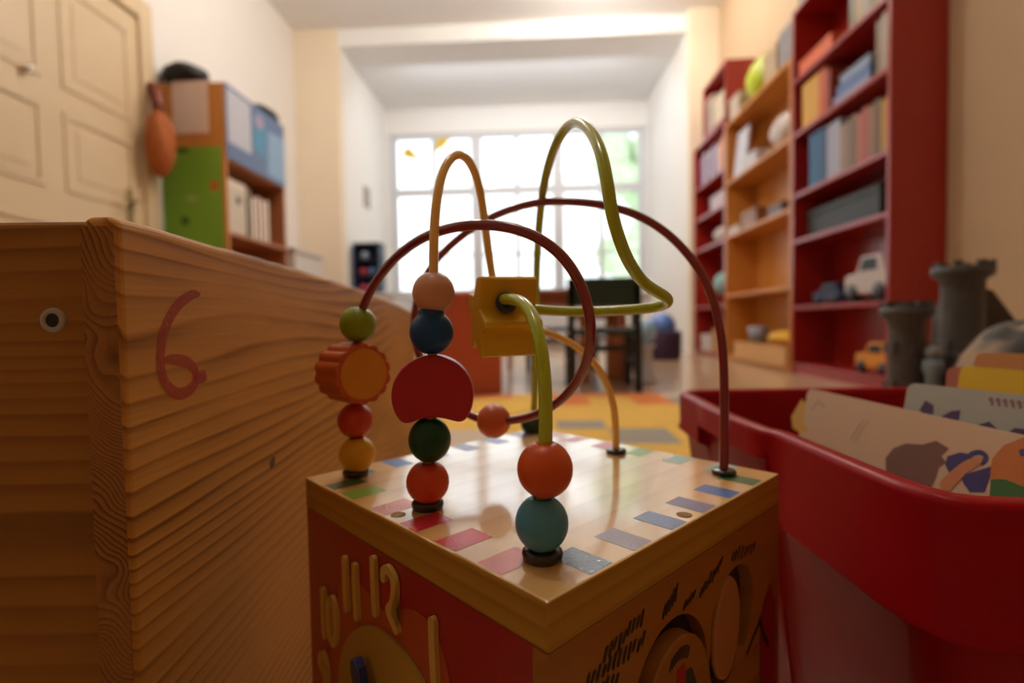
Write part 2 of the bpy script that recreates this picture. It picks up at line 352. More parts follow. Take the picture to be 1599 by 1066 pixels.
for v, k in ((.0375, 'rose'), (.071, 'red'), (.105, 'red'), (.1385, 'pink'), (.1775, 'green'), (.2045, 'dkgreen')):
    bar(.002, .0262, v-.0085, v+.0085 if k != 'dkgreen' else v+.006, k)
for u, k in ((.0375, 'navy'), (.0705, 'mauve'), (.1055, 'steel'), (.1395, 'violet'), (.1735, 'blue'), (.2075, 'leaf')):
    bar(u-.008, u+.008, .002, .0258, k)
for u, k in ((.035, 'leaf'), (.068, 'blue'), (.103, 'steel'), (.137, 'violet'), (.172, 'steel'), (.205, 'mauve')):
    bar(u-.008, u+.008, .2142, .238, k)
for v, k in ((.035, 'teal'), (.07, 'teal'), (.105, 'green'), (.14, 'red'), (.175, 'rose'), (.205, 'pink')):
    bar(.2142, .238, v-.008, v+.008, k)
o = build('painted_bars', m, [tp[k] for k in tk], cube, world=False); o['label'] = 'row of small painted rectangles around the rim of the cube top'
m = MB()
for (u, v) in ((.1217, .0082), (.0085, .1255)):
    m = MB(); m.sheet(circle(u, v, .0043, n=24), L3, S+.0002); build('screw_hole', m, HOLE, cube, world=False)
m = MB()
m.frame_box(L3(0, 0.0, 0), Vector((S, 0, 0)), Vector((0, .0005, 0)), Vector((0, 0, .0005)))  # bottom edge line
m.v = []; m.f = []; m.m = []; m.sm = []
m.box(-.118, .118, -.118, .118, .004, .012); build('base_panel', m, RIMV, cube, world=False)
m.__init__(); m.box(.111, .1195, -.1195, .1195, 0, T); build('side_panel', m, RIMV, cube, world=False)
m.__init__(); m.box(-.1195, .111, .111, .1195, 0, T); build('side_panel', m, RIMV, cube, world=False)
# clock panel = plane u=0 (seen at the left); pl(v, z, out)
def pl(v, z, c): return Vector((-.12-c, v-.12, z))
m = MB(); m.box(-.1195, -.111, -.1195, .111, 0, T)
CK = [RIMV, mat('clock_red_paint', (.33, .008, .012), .3, coat=.3, var=.08), mat('clock_orange_paint', (.42, .07, .015), .35, coat=.2, var=.1)]
m.add([pl(.0035, .004, -.0003), pl(.2365, .004, -.0003), pl(.2365, T, -.0003), pl(.0035, T, -.0003)], [(0, 1, 2, 3)], 1)
cv, cz = .123, .107
sun = []
for k in range(144):
    a = 2*PI*k/144; r = .0885+.010*math.cos(a*12*.5+.6)
    sun.append((cv+r*math.cos(a), cz+r*math.sin(a)))
m.sheet(sun, pl, -.0001, 2)
cp_ = build('clock_panel', m, CK, cube, world=False)
CREAMP = mat('clock_numeral_cream', (.62, .40, .09), .45)
def numeral(strokes, v, z, w=.0052):
    mm = MB()
    for st in strokes:
        P = spline([Vector((a, b, 0)) for a, b in st], 5) if len(st) > 2 else [Vector((a, b, 0)) for a, b in st]
        poly = ribbon([(q.x, q.y) for q in P], w, 1)
        mm.prism(poly, lambda a, b, c: pl(v-a, z+b, c), 0, .0028)
    o = build('numeral', mm, CREAMP, cp_, world=False)
ONE = [[(0, .0155), (.0002, 0), (.001, -.0155)]]
TWO = [[(-.0065, .009), (-.0055, .0135), (-.001, .0155), (.004, .0125), (.0052, .006), (.003, -.002), (-.0015, -.0075), (.002, -.0115), (.0062, -.0155)]]
def sh(st, dx): return [[(a+dx, b) for a, b in s_] for s_ in st]
ZERO = [[(.006*math.sin(a), .015*math.cos(a)) for a in [2*PI*k/12 for k in range(13)]]]
NUM = {12: sh(ONE, -.0125)+sh(TWO, .006), 1: ONE, 11: sh(ONE, -.0068)+sh(ONE, .0068), 10: sh(ONE, -.009)+sh(ZERO, .005), 2: TWO,
       3: [[(-.005, .0135), (.002, .0155), (.005, .009), (-.001, .002), (.006, -.006), (.002, -.0145), (-.006, -.0125)]],
       9: [[(.005, .008), (0, .0145), (-.005, .008), (0, .003), (.005, .008), (.004, -.004), (.001, -.015)]],
       6: [[(.004, .0145), (-.004, .004), (-.005, -.009), (0, -.015), (.005, -.009), (0, -.003), (-.004, -.008)]]}
for h in (12, 1, 2, 3, 9, 10, 11):
    a = PI/2 - h*PI/6
    numeral(NUM[h], cv-.0905*math.cos(a) + (.002 if h == 12 else 0), cz+.0905*math.sin(a), .0052)
m = MB(); m.prism(circle(cv, cz, .067, n=72), pl, 0, .002); build('clock_face', m, mat('clock_face_yellow', (.42, .26, .035), .5, var=.05), cp_, world=False)
m = MB(); hb = mat('clock_hand_blue', (.012, .025, .13), .35, coat=.4)
m.prism([(cv-.008, cz), (cv+.012, cz+.026), (cv+.0185, cz+.043), (cv+.023, cz+.047), (cv+.0275, cz+.045), (cv+.028, cz+.038), (cv+.020, cz+.020), (cv+.008, cz-.006)], pl, .006, .012)
build('clock_hand', m, hb, cp_, world=False, bevel=.001)
m = MB(); m.prism(circle(cv, cz, .011, n=24), pl, .002, .015); build('clock_hub', m, hb, cp_, world=False, bevel=.001)
# maze panel = plane v=0 (seen at the right): pr(u, z, out)
def pr(u, z, c): return Vector((u-.12, -.12-c, z))
def flat_with_holes(outer, holes):
    cu = bpy.data.curves.new('tmp', 'CURVE'); cu.dimensions = '2D'; cu.fill_mode = 'BOTH'
    for poly in [outer]+holes:
        sp = cu.splines.new('POLY'); sp.points.add(len(poly)-1); sp.use_cyclic_u = True
        for i, (a, b) in enumerate(poly): sp.points[i].co = (a, b, 0, 1)
    cu.extrude = .00425
    o = link(bpy.data.objects.new('tmp', cu)); dg = bpy.context.evaluated_depsgraph_get()
    me = bpy.data.meshes.new_from_object(o.evaluated_get(dg)); bpy.data.objects.remove(o)
    vs = [tuple(v.co) for v in me.vertices]; fs = [tuple(p.vertices) for p in me.polygons]; return vs, fs
bean = [(q.x, q.y) for q in spline([(a, b, 0) for a, b in [(.1363, .161), (.140, .180), (.156, .1935), (.175, .1965), (.190, .1885), (.1955, .172), (.190, .152), (.182, .142), (.172, .146), (.167, .136), (.152, .129), (.139, .137), (.135, .150), (.1363, .161)]], 5)][:-1]
vs, fs = flat_with_holes([(0, 0), (.24, 0), (.24, T), (0, T)], [circle(.0945, .157, .0375, n=48), bean])
m = MB(); m.add([pr(a, b, -.0045+c) for a, b, c in vs], fs, 0)
INK = mat('printed_black_ink', (.02, .012, .008), .6); REDP = mat('maze_red_paint', (.25, .008, .008), .35, coat=.2)
rnd = random.Random(3)
def hatch(p0, p1, n, h=.006):
    for k in range(n):
        t = k/max(1, n-1); u = p0[0]+(p1[0]-p0[0])*t; z = p0[1]+(p1[1]-p0[1])*t+rnd.uniform(-.0012, .0012); hh = h*rnd.uniform(.6, 1.15)
        m.sheet(ribbon([(u-.0012, z-hh/2), (u+.0012, z+hh/2)], .0016, 1), pr, .0002, 1)
hatch((.037, .203), (.066, .2065), 9); hatch((.024, .196), (.067, .1955), 12); hatch((.086, .2015), (.098, .2070), 5, .007); hatch((.107, .1965), (.117, .1985), 4, .003)
hatch((.125, .197), (.150, .2065), 8, .005); hatch((.165, .2045), (.197, .201), 8, .006); hatch((.015, .188), (.045, .187), 9); hatch((.02, .150), (.045, .149), 9)
m.sheet([(.204, 0), (.232, 0), (.232, .15), (.225, .166), (.214, .16), (.207, .14)], pr, .00025, 2)
strip_tris(m, [(.205, .150), (.211, .137), (.220, .125)], .004, pr, .0004, 1)
strip_tris(m, [(.184, .134), (.198, .143), (.21, .15)], .002, pr, .0004, 1)
build('maze_panel', m, [RIMV, INK, REDP], cube, world=False)
mp_ = cube.children[-1] if cube.children else None
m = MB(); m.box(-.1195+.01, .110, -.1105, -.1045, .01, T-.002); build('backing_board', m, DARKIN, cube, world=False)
m = MB(); m.prism(circle(.0945, .154, .0315, n=56), pr, -.006, .0035, 0)
hm = m; 
for k in range(9):
    u = .086+k*.0022; z = .1755+math.sin(k*.35)*.003-.001*k*.2
    m.sheet(ribbon([(u-.001, z-.0025), (u+.001, z+.0025)], .0015, 1), pr, .0037, 1)
m.sheet([(.0905, .12), (.1005, .12), (.100, .171), (.092, .170)], pr, .0038, 2)
m.sheet([(.079, .12), (.090, .12), (.090, .160), (.084, .158), (.080, .150)], pr, .0037, 3); m.sheet([(.101, .12), (.113, .125), (.112, .155), (.107, .165), (.101, .166)], pr, .0037, 3)
build('turning_disc', m, [RIMV, INK, mat('disc_red', (.38, .01, .01), .4), mat('disc_dark_green', (.03, .035, .012), .5)], cube, world=False, bevel=.001)
m = MB(); m.prism(circle(.158, .163, .0175, .0305, n=40, rot=-.12), pr, -.004, .0005, 0); build('sliding_piece', m, mat('slider_wood', (.40, .16, .04), .5), cube, world=False, bevel=.002)

# wires
def wire(ctrl, r, matl, label):
    pts = smooth_path(spline([at(*c) if len(c) == 3 else Vector(c) for c in ctrl], 8), 10)
    mm = MB(); mm.tube([loc(p) for p in pts], r, 18)
    o = build('bead_wire', mm, matl, cube, world=False); o['label'] = label
    return pts
GREENW = mat('green_plastic_wire', (.42, .50, .004), .25, coat=.4, var=.04, coatr=.08)
ORW = mat('orange_plastic_wire', (.90, .54, .13), .25, coat=.6, var=.04, coatr=.08)
MARW = mat('maroon_plastic_wire', (.22, .012, .022), .25, coat=.6, var=.04, coatr=.08)
def post(px, py, dz=0): p = atz(px, py, S); return (p.x, p.y, p.z+dz)
P1, P2, P3 = atz(847, 872, S), atz(668, 793, S), atz(556, 742, S)
P4, P5, P6 = atz(962, 707, S), atz(1130, 740, S), atz(833, 672, S)
def V3(p, dz=0): return (p.x, p.y, p.z+dz, 0)[:3]
def W(ctrl): return ctrl
def pts_of(lst):
    out = []
    for c in lst: out.append(Vector(c) if isinstance(c, Vector) else at(*c))
    return out
def wire2(lst, r, matl, label):
    pts = smooth_path(spline(pts_of(lst), 8), 8)
    mm = MB(); mm.tube([loc(p) for p in pts], r, 18)
    o = build('bead_wire', mm, matl, cube, world=False); o['label'] = label
wire2([P1, (847, 800, .2385), (851, 720, .238), (852, 640, .240), (849, 575, .243), (841, 525, .249), (829, 490, .260), (812, 470, .275), (793, 467, .294), (782, 468, .315), (800, 476, .336), (835, 483, .343),
       (880, 486, .342), (930, 486, .338), (980, 484, .332), (1020, 480, .324), (1041, 473, .314), (1040, 464, .304), (1020, 452, .295), (1000, 436, .286), (980, 405, .276), (966, 370, .268), (955, 330, .262), (948, 285, .262),
       (938, 238, .272), (922, 205, .292), (902, 191, .318), (880, 204, .350), (861, 242, .385), (849, 290, .415), (842, 350, .445), (838, 420, .475), (837, 510, .500), (836, 590, .515), P6], .00325, GREENW, 'thick lime green plastic coated wire')
wire2([P2, (671, 690, .3045), (676, 520, .304), (677, 430, .304), (678, 360, .306), (683, 305, .312), (694, 262, .322), (713, 241, .334), (733, 252, .348), (748, 290, .362), (757, 345, .376), (764, 400, .386), (773, 450, .393), (795, 488, .40),
       (835, 512, .406), (875, 527, .41), (910, 548, .413), (938, 580, .416), (955, 620, .42), (961, 660, .424), P4], .0028, ORW, 'light orange plastic coated wire')
wire2([P3, (556, 650, .373), (558, 560, .373), (560, 505, .371), (571, 470, .367), (590, 436, .36), (617, 403, .350), (652, 376, .338), (692, 359, .325), (740, 351, .312), (790, 354, .302), (838, 370, .296), (880, 402, .293), (908, 447, .293),
       (921, 495, .298), (921, 545, .312), (904, 592, .332), (872, 628, .35), (835, 648, .365), (800, 656, .375), (771, 657, .382), (738, 650, .392), (700, 625, .41), (667, 582, .43), (648, 530, .44), (649, 478, .445), (664, 432, .445), (692, 394, .445),
       (735, 358, .44), (783, 332, .43), (840, 316, .42), (900, 315, .41), (950, 322, .402), (1000, 338, .396), (1045, 367, .391), (1083, 408, .387), (1109, 455, .384), (1124, 510, .381), (1130, 570, .379), (1131, 650, .378), P5], .0031, MARW, 'long maroon plastic coated wire with a full loop')
# rubber rings where wires enter the top
def ferrule(p, r=.0096, h=.0052):
    mm = MB(); q = loc(p)
    mm.lathe([(.002, h+.0005), (r*.62, h+.0005), (r*.85, h), (r*.97, h*.8), (r, h*.5), (r*.95, h*.15), (r*.9, 0)], q, n=32)
    build('rubber_ring', mm, BLACKP, cube, world=False)
for p in (P1, P2, P3): ferrule(p)
for p in (P4, P5, P6): ferrule(p, .0085, .0036)
# beads
def bead(c, col, label, rx=.0128, rz_=None, ax=(0, 0, 1), neck=0, key=None):
    rz_ = rz_ or rx; h0 = .0044; prof = []
    a0 = math.asin(h0/rx)
    prof.append((.0028, rz_*math.cos(a0)-.003))
    if neck: prof += [(h0, rz_*1.02), (rx*.55, rz_*1.06), (rx*.60, rz_*1.0), (rx*.60, rz_*.86)]
    n = 18; st = a0 if not neck else .68
    for i in range(n+1):
        a = st+(PI-a0-st)*i/n; prof.append((rx*math.sin(a), rz_*math.cos(a)))
    prof.append((.0028, -rz_*math.cos(a0)+.003))
    mm = MB(); d = RA @ Vector(ax)
    mm.lathe(prof[::-1] if False else prof, loc(c), d, 40)
    o = build('bead', mm, paint('bead_'+(key or label.split(' bead')[0].replace(' ', '_')), col), cube, world=False); o['label'] = label
bead(at(851, 732, .238), (.62, .085, .010), 'bright orange bead on the front post', .0128, .0132)
bead(at(846, 816, .2385), (.07, .27, .39), 'light blue bead at the foot of the front post', .0123, .0130)
bead(at(677, 457, .304), (.62, .30, .17), 'salmon bead topping the middle post', .0123, .0124)
bead(at(674, 519, .304), (.0, .055, .19), 'navy blue bead on the middle post', .0128, .0130, neck=1)
bead(at(671, 686, .304), (.0, .050, .012), 'dark green bead on the middle post', .0125, .0134)
bead(at(668, 752, .305), (.62, .060, .010), 'red orange bead at the foot of the middle post', .0127, .0128)
bead(at(559, 506, .371), (.22, .30, .0), 'olive green bead topping the left post', .0130, .0130)
bead(at(555, 656, .373), (.52, .045, .006), 'orange red bead on the left post', .0127, .0128)
bead(at(558, 709, .373), (.70, .38, .008), 'yellow bead at the foot of the left post', .0130, .0134)
bead(at(771, 657, .382), (.62, .13, .04), 'orange bead lying on the maroon loop', .0127, .0125, ax=(1, -.15, .06))
bead(at(832, 661, .520), (.02, .06, .04), 'dark green bead on the rear post', .0120, .0120)
# half moon disc
hc = at(677, 616, .304); MZ = .0150
R_ = .0238
def hmf(a, b, c): 
    return loc(hc + Vector((1, .10, 0)).normalized()*a + Vector((0, 0, 1))*b + Vector((.10, -1, 0)).normalized()*c)
out = []
a1 = math.radians(-44)
for k in range(49):
    a = a1+(PI-2*a1)*k/48; out.append((R_*math.cos(a), R_*math.sin(a)))
x1, y1 = out[-1]; x0, y0 = out[0]
for k in range(1, 14):
    t = k/14; x = x1+(x0-x1)*t; out.append((x, y0+.0042*math.sin(PI*t)**1.2))
sm_ = list(out)
for _ in range(3): sm_ = [((sm_[i-1][0]+2*sm_[i][0]+sm_[(i+1) % len(sm_)][0])/4, (sm_[i-1][1]+2*sm_[i][1]+sm_[(i+1) % len(sm_)][1])/4) for i in range(len(sm_))]
out = sm_
mm = MB(); mm.prism(out, hmf, -.007, .007)
o = build('bead', mm, paint('half_moon_red', (.42, .008, .022)), cube, world=False, bevel=.0016, seg=3); o['label'] = 'large crimson half moon piece on the middle post'
# scalloped sun piece
fc = at(551, 582, .372); ax = Vector((.74, -.67, .0)).normalized(); sd = Vector((.67, .74, 0)).normalized()
def flf(a, b, c): return loc(fc + sd*a + Vector((0, 0, 1))*b + ax*c)
out = []
for k in range(168):
    a = 2*PI*k/168; r = .0200+.0020*abs(math.cos(a*7))**.8
    out.append((r*math.cos(a+.2), r*math.sin(a+.2)))
mm = MB(); mm.prism(out, flf, -.016, .016)
o = build('bead', mm, paint('scalloped_orange', (.50, .085, .012)), cube, world=False, bevel=.0008); o['label'] = 'scalloped orange sun piece on the left post'
mm = MB(); mm.prism(circle(0, 0, .0178, n=48), flf, .016, .0165)
build('face_disc', mm, paint('sun_face_yellow', (.62, .25, .012)), o, world=False)
# yellow notched block
bc = at(788, 493, .318); bax = Vector((.93, .37, .01)).normalized(); bd = Vector((.37, -.93, 0)).normalized()
def blf(a, b, c): return loc(bc + bd*a + Vector((0, 0, 1))*b + bax*c)
prof = [(.006, .0235), (.0085, .0215), (.0052, .0045), (.0165, -.0035), (.0170, -.0065), (.0085, -.0100), (.0100, -.0235), (.0060, -.0245), (-.0060, -.0145), (-.0150, -.0200), (-.0170, -.0150), (-.0120, -.0030), (-.0210, .0090), (-.0190, .0150), (-.0070, .0130), (-.0010, .0230)]
mm = MB(); mm.prism(prof, blf, -.0175, .0185)
o = build('bead', mm, paint('block_yellow', (.72, .42, .006)), cube, world=False, bevel=.0011, seg=3); o['label'] = 'yellow star shaped block threaded on the green wire'
mm = MB(); h0 = at(797, 471, .292); hd = Vector((-.1, 1, .05)).normalized()
mm.lathe([(.0028, -.0005), (.0055, -.0005), (.0062, .0010), (.0062, .014)], loc(at(791, 472, .301)), RA @ hd, 28); build('hole_lining', mm, mat('hole_blue_black', (.015, .022, .05), .5), cube, world=False)

# ------------------------------------------------------------------ wooden box at the left
BYAW = math.radians(4.5); BH = .4042; TH = .0165; BL = .93; BW = .50
BO = Vector((-.2, .2415, 0))
boxt = thing('wooden_box', 'large pine crate with rounded edges and a red 6 on its side', 'box', BO, BYAW)
bn = Vector((math.cos(BYAW), math.sin(BYAW), 0)); bl_ = Vector((-math.sin(BYAW), math.cos(BYAW), 0))
def box_side(px, py, off=0.0):   # sight line on the board's plane -> (y, z) of the crate
    d = ray(px, py); o_ = BO+bn*off; p = CP + d*(((o_-CP).dot(bn))/d.dot(bn)); return ((p-BO).dot(bl_), p.z)
def box_front(px, py, off=0.0):
    d = ray(px, py); o_ = BO+bl_*off; p = CP + d*(((o_-CP).dot(bl_))/d.dot(bl_)); return ((p-BO).dot(bn), p.z)
def side_board(x0, x1, matl):
    m = MB(); n = 48; vs = []
    rt = random.Random(6)
    for i in range(n+1):
        t = i/n; y = BL*t; z = BH-.030*t**2.3 + (rt.uniform(-.0006, .0006) if 0 < i < n else 0)
        vs += [(x0, y, 0), (x1, y, 0), (x1, y, z), (x0, y, z)]
    fs = [(4*i+k, 4*i+(k+1) % 4, 4*i+4+(k+1) % 4, 4*i+4+k) for i in range(n) for k in range(4)]
    m.add(vs, fs+[(0, 1, 2, 3), tuple(4*n+k for k in (3, 2, 1, 0))])
    return build('side_board', m, matl, boxt, world=False, bevel=.005, seg=4)
sb = side_board(-TH, 0, PINE)
m = MB(); m.box(-TH+.0006, -.0006, -.0003, .0001, .004, BH-.0050)
build('end_grain', m, PEND, sb, world=False)
side_board(-BW, -BW+TH, PINE)
m = MB(); m.box(-BW+TH, -TH, .008, .008+TH, 0, BH-.0006); fb = build('end_board', m, PINE2, boxt, world=False, bevel=.004, seg=3)
m = MB(); m.box(-BW+TH, -TH, BL-TH, BL, 0, BH-.031); build('end_board', m, PINE2, boxt, world=False, bevel=.004, seg=3)
m = MB(); m.box(-BW+TH, -TH, .008+TH, BL-TH, .02, .03); build('bottom_board', m, PINE2, boxt, world=False)
fx, fz = box_front(84, 500, .008); sc_ = Vector((fx, .008, fz)); YA = Vector((0, 1, 0))
m = MB(); m.lathe([(.0030, .003), (.0032, .002), (.0034, -.0012), (.0046, -.0018), (.0060, -.0010), (.0064, .0004)], sc_, YA, 36)
o = build('flanged_fitting', m, mat('grey_metal', (.42, .40, .36), .4, metal=.4), fb, world=False)
m = MB(); m.lathe([(0, -.0008), (.0033, -.0008)], sc_, YA, 24)
build('socket', m, mat('socket_dark', (.006, .006, .006), .6), o, world=False)
# crayon 6, drawn on the side board
CR = bpy.data.materials.new('red_crayon'); CR.use_nodes = True; nt = CR.node_tree; b = nt.nodes['Principled BSDF']; b.inputs['Base Color'].default_value = (.50, .035, .008, 1); b.inputs['Roughness'].default_value = .6
n = nt.nodes.new('ShaderNodeTexNoise'); n.inputs['Scale'].default_value = 700; n.inputs['Detail'].default_value = 3; mr = nt.nodes.new('ShaderNodeMapRange'); mr.inputs[1].default_value = .35; mr.inputs[2].default_value = .6; mr.inputs[3].default_value = .40; mr.inputs[4].default_value = .80
tc = nt.nodes.new('ShaderNodeTexCoord'); nt.links.new(tc.outputs['Object'], n.inputs[0]); nt.links.new(n.outputs[0], mr.inputs[0]); nt.links.new(mr.outputs[0], b.inputs['Alpha'])
def sbf(a, b, c): return Vector((c, a, b))
pts6 = [(312, 459), (297, 461), (276, 478), (259, 508), (251, 545), (251, 575), (259, 600), (275, 614), (292, 611), (304, 597), (304, 579), (291, 565), (270, 561), (254, 562)]
m = MB(); strip_tris(m, [box_side(*p) for p in pts6], .0070, sbf, .0003, 0)
strip_tris(m, [box_side(302, 592), box_side(312, 589), box_side(322, 586)], .008, sbf, .0004, 0)
build('crayon_number', m, CR, sb, world=False)
ky, kz = box_side(425, 722); m = MB(); m.sheet(circle(ky, kz, .0056, .0042, n=20, rot=.5), sbf, .0002)
build('knot', m, mat('knot_brown', (.10, .04, .012), .6, var=.3, scale=300), sb, world=False)

# ------------------------------------------------------------------ red toy bin
REDPL = mat('red_plastic', (.30, .001, .004), .42, .12, coat=.07, var=.05, scale=6, coatr=.2)
binT = thing('storage_bin', 'big glossy red plastic bin with deep rolled rim, filled with picture books', 'bin', (.53, .49, 0))
path = []
ctrl = [(.196, .44), (.199, .36), (.2015, .31), (.205, .292), (.213, .278), (.226, .2705), (.245, .268), (.32, .264), (.5, .262), (.80, .264)]
path += [Vector((a, b, 0)) for a, b in ctrl]
def arc(cx, cy, r, a0, a1, n=8): return [Vector((cx+r*math.cos(math.radians(a0+(a1-a0)*k/n)), cy+r*math.sin(math.radians(a0+(a1-a0)*k/n)), 0)) for k in range(n+1)]
path += arc(.82, .304, .04, -90, 0)[1:] + [Vector((.862, .5, 0))] + arc(.82, .68, .04, 0, 90) + [Vector((.5, .722, 0))] + arc(.224, .681, .04, 90, 180) + [Vector((.183, .60, 0)), Vector((.182, .598, 0)), Vector((.183, .52, 0)), Vector((.189, .455, 0)), Vector((.193, .4485, 0))]
# resample
fine = []
N = len(path)
for i in range(N):
    a, b = path[i], path[(i+1) % N]; d = (b-a).length; k = max(1, int(d/.02))
    for j in range(k): fine.append(a+(b-a)*j/k)
N = len(fine)
def apron(p):
    if p.y > .60: return .046
    if p.x < .25 and .447 < p.y: return .025
    return .075 if p.y < .60 and p.x < .25 or p.y < .30 else .05
m = MB(); rows = []
for i, p in enumerate(fine):
    t = (fine[(i+1) % N]-fine[i-1]).normalized(); nn = Vector((t.y, -t.x, 0)); ap = apron(p); zt = .255
    pr_ = [(-.052, .012), (-.020, zt-.03), (-.017, zt-.008), (-.0155, zt-.002), (-.012, zt), (-.005, zt), (-.0012, zt-.0015), (0, zt-.005), (-.0005, zt-ap+.006), (.0015, zt-ap+.003), (.0018, zt-ap), (-.003, zt-ap-.0015), (-.0085, zt-ap-.004), (-.0105, zt-ap-.012), (-.020, .12), (-.034, .004), (-.038, 0)]
    rows.append([p+nn*o_+Vector((0, 0, z_)) for o_, z_ in pr_])
K = len(rows[0])
m.add([q for r in rows for q in r], [(i*K+k, ((i+1) % N)*K+k, ((i+1) % N)*K+k+1, i*K+k+1) for i in range(N) for k in range(K-1)], 0, True)
m.add([r[0] for r in rows], [tuple(range(N))]); m.add([r[-1] for r in rows], [tuple(range(N))])
o = build('bin_shell', m, REDPL, binT)
md = o.modifiers.new('edge', 'EDGE_SPLIT'); md.split_angle = math.radians(50)

# picture books in the bin: frame e1 along the top edge toward the viewer, e2 down, e3 thickness
PAPER = mat('book_pages', (.80, .74, .62), .8, var=.05, scale=200)
def bin_book(name, tl, e1, e2, Lw, Hh, th, col, label, art=None, extra=()):
    tl = Vector(tl); e1 = Vector(e1).normalized(); e2 = Vector(e2); e2 = (e2-e1*e2.dot(e1)).normalized(); e3 = e1.cross(e2).normalized()
    if e3.x < 0: e3 = -e3
    base = tl+e2*Hh+e1*Lw/2
    t = thing(name, label, 'book', (base.x, base.y, base.z), 0, 'picture books in the red bin')
    fn = lambda a, b, c: tl+e1*a+e2*b+e3*c
    m = MB(); c_ = .0015
    r = .006; outl = [(r, 0), (Lw, 0), (Lw, Hh), (r, Hh), (.002, Hh-.002), (0, Hh-r), (0, r), (.002, .002)]
    m.prism(outl, fn, 0, c_); m.prism(outl, fn, th-c_, th)
    m.frame_box(fn(Lw-.002, 0, c_), e1*.002, e2*Hh, e3*(th-2*c_))
    mats = [mat(name+'_cover', col, .4, coat=.15, var=.03)] + list(extra)
    if art: art(m, lambda a, b, c: fn(a, b, -c))
    build('cover', m, mats, t)
    m = MB(); m.frame_box(fn(.003, .003, c_), e1*(Lw-.006), e2*(Hh-.006), e3*(th-2*c_)); build('pages', m, PAPER, t)
    return t
q = atz(1262, 606, .272); q2 = atz(1599, 680, .272)
def ell(cx, cy, rx, ry, rot=0): return circle(cx, cy, rx, ry, 28, rot)
ART1 = [mat('art_mauve_hair', (.22, .11, .08), .5), mat('art_blue', (.07, .06, .20), .5), mat('art_orange_face', (.60, .20, .05), .5), mat('art_green', (.06, .18, .05), .5), mat('art_yellow', (.75, .45, .10), .5), mat('art_skin', (.65, .27, .12), .5), mat('art_grey_pencil', (.50, .38, .30), .6)]
TL1 = q; E1 = (q2-q).normalized(); E2 = Vector((-.20, 0, -1))
def bkpix(px, py, tl=TL1, e1=E1, e2=E2):
    e2 = (e2-e1*e2.dot(e1)).normalized(); n_ = e1.cross(e2); d = ray(px, py); t = ((tl-CP).dot(n_))/d.dot(n_); p = CP+d*t-tl
    return (p.dot(e1), p.dot(e2))
def art1(m, fn):
    P = lambda l: [bkpix(*c) for c in l]
    m.sheet(P([(1236, 650), (1252, 622), (1258, 630), (1255, 660), (1262, 672), (1250, 676), (1238, 668)]), fn, .0002, 5)
    m.sheet(P([(1383, 715), (1395, 700), (1415, 692), (1440, 694), (1462, 688), (1482, 700), (1470, 712), (1478, 722), (1466, 730), (1462, 745), (1450, 770), (1420, 780), (1385, 760)]), fn, .0002, 1)
    m.sheet(P([(1476, 725), (1480, 712), (1500, 706), (1520, 710), (1515, 722), (1498, 735), (1482, 738)]), fn, .00025, 2)
    m.sheet(P([(1500, 742), (1525, 735), (1548, 728), (1546, 745), (1538, 768), (1515, 768), (1505, 755)]), fn, .00025, 2)
    strip_tris(m, P([(1512, 710), (1530, 706), (1540, 714), (1532, 726)]), .0035, fn, .00028, 2)
    strip_tris(m, P([(1470, 765), (1490, 745), (1510, 728), (1535, 716)]), (.011, .006), fn, .0004, 6)
    m.sheet(P([(1545, 745), (1550, 715), (1568, 695), (1598, 683), (1660, 690), (1660, 770), (1600, 765), (1570, 755)]), fn, .0002, 3)
    m.sheet(P([(1548, 748), (1570, 748), (1600, 760), (1660, 765), (1660, 800), (1545, 790)]), fn, .0004, 4)
    m.sheet(P([(1592, 702), (1602, 700), (1602, 712), (1594, 712)]), fn, .0004, 2)
    strip_tris(m, P([(1358, 656), (1345, 672), (1335, 690)]), .0014, fn, .0002, 7); strip_tris(m, P([(1350, 654), (1337, 672), (1327, 688)]), .0014, fn, .0002, 7)
    strip_tris(m, P([(1268, 640), (1278, 628), (1288, 636)]), .0025, fn, .0002, 7)
bin_book('picture_book', TL1, E1, E2, .262, .235, .010, (.72, .52, .34), 'cream picture book with drawn figures leaning at the front of the red bin', art1, ART1)
q = atz(1418, 597, .290); q2 = atz(1599, 616, .290)
TL2 = q; E12 = (q2-q).normalized(); E22 = Vector((-.22, 0, -1))
ART2 = [mat('art_dark_purple', (.10, .06, .16), .5), mat('art_title_brown', (.32, .18, .20), .5)]
def art2(m, fn):
    P = lambda l: [bkpix(*c, tl=TL2, e1=E12, e2=E22) for c in l]
    m.sheet(P([(1436, 640), (1445, 625), (1458, 633), (1458, 646), (1446, 650)]), fn, .0002, 1)
    m.sheet(P([(1470, 650), (1485, 642), (1500, 640), (1498, 655), (1480, 662)]), fn, .0002, 1)
    m.sheet(P([(1520, 665), (1545, 658), (1560, 672), (1540, 685)]), fn, .0002, 1)
    m.sheet(P([(1566, 680), (1585, 668), (1620, 672), (1620, 695), (1580, 695)]), fn, .0002, 1)
    for k in range(6):
        x = 1545+k*11; strip_tris(m, P([(x, 626+k*1.2), (x+3, 622+k*1.2), (x+5, 634+k*1.2)]), .0022, fn, .0002, 2)
bin_book('picture_book', TL2, E12, E22, .20, .25, .012, (.48, .50, .46), 'pale grey blue picture book behind the cream one in the red bin', art2, ART2)
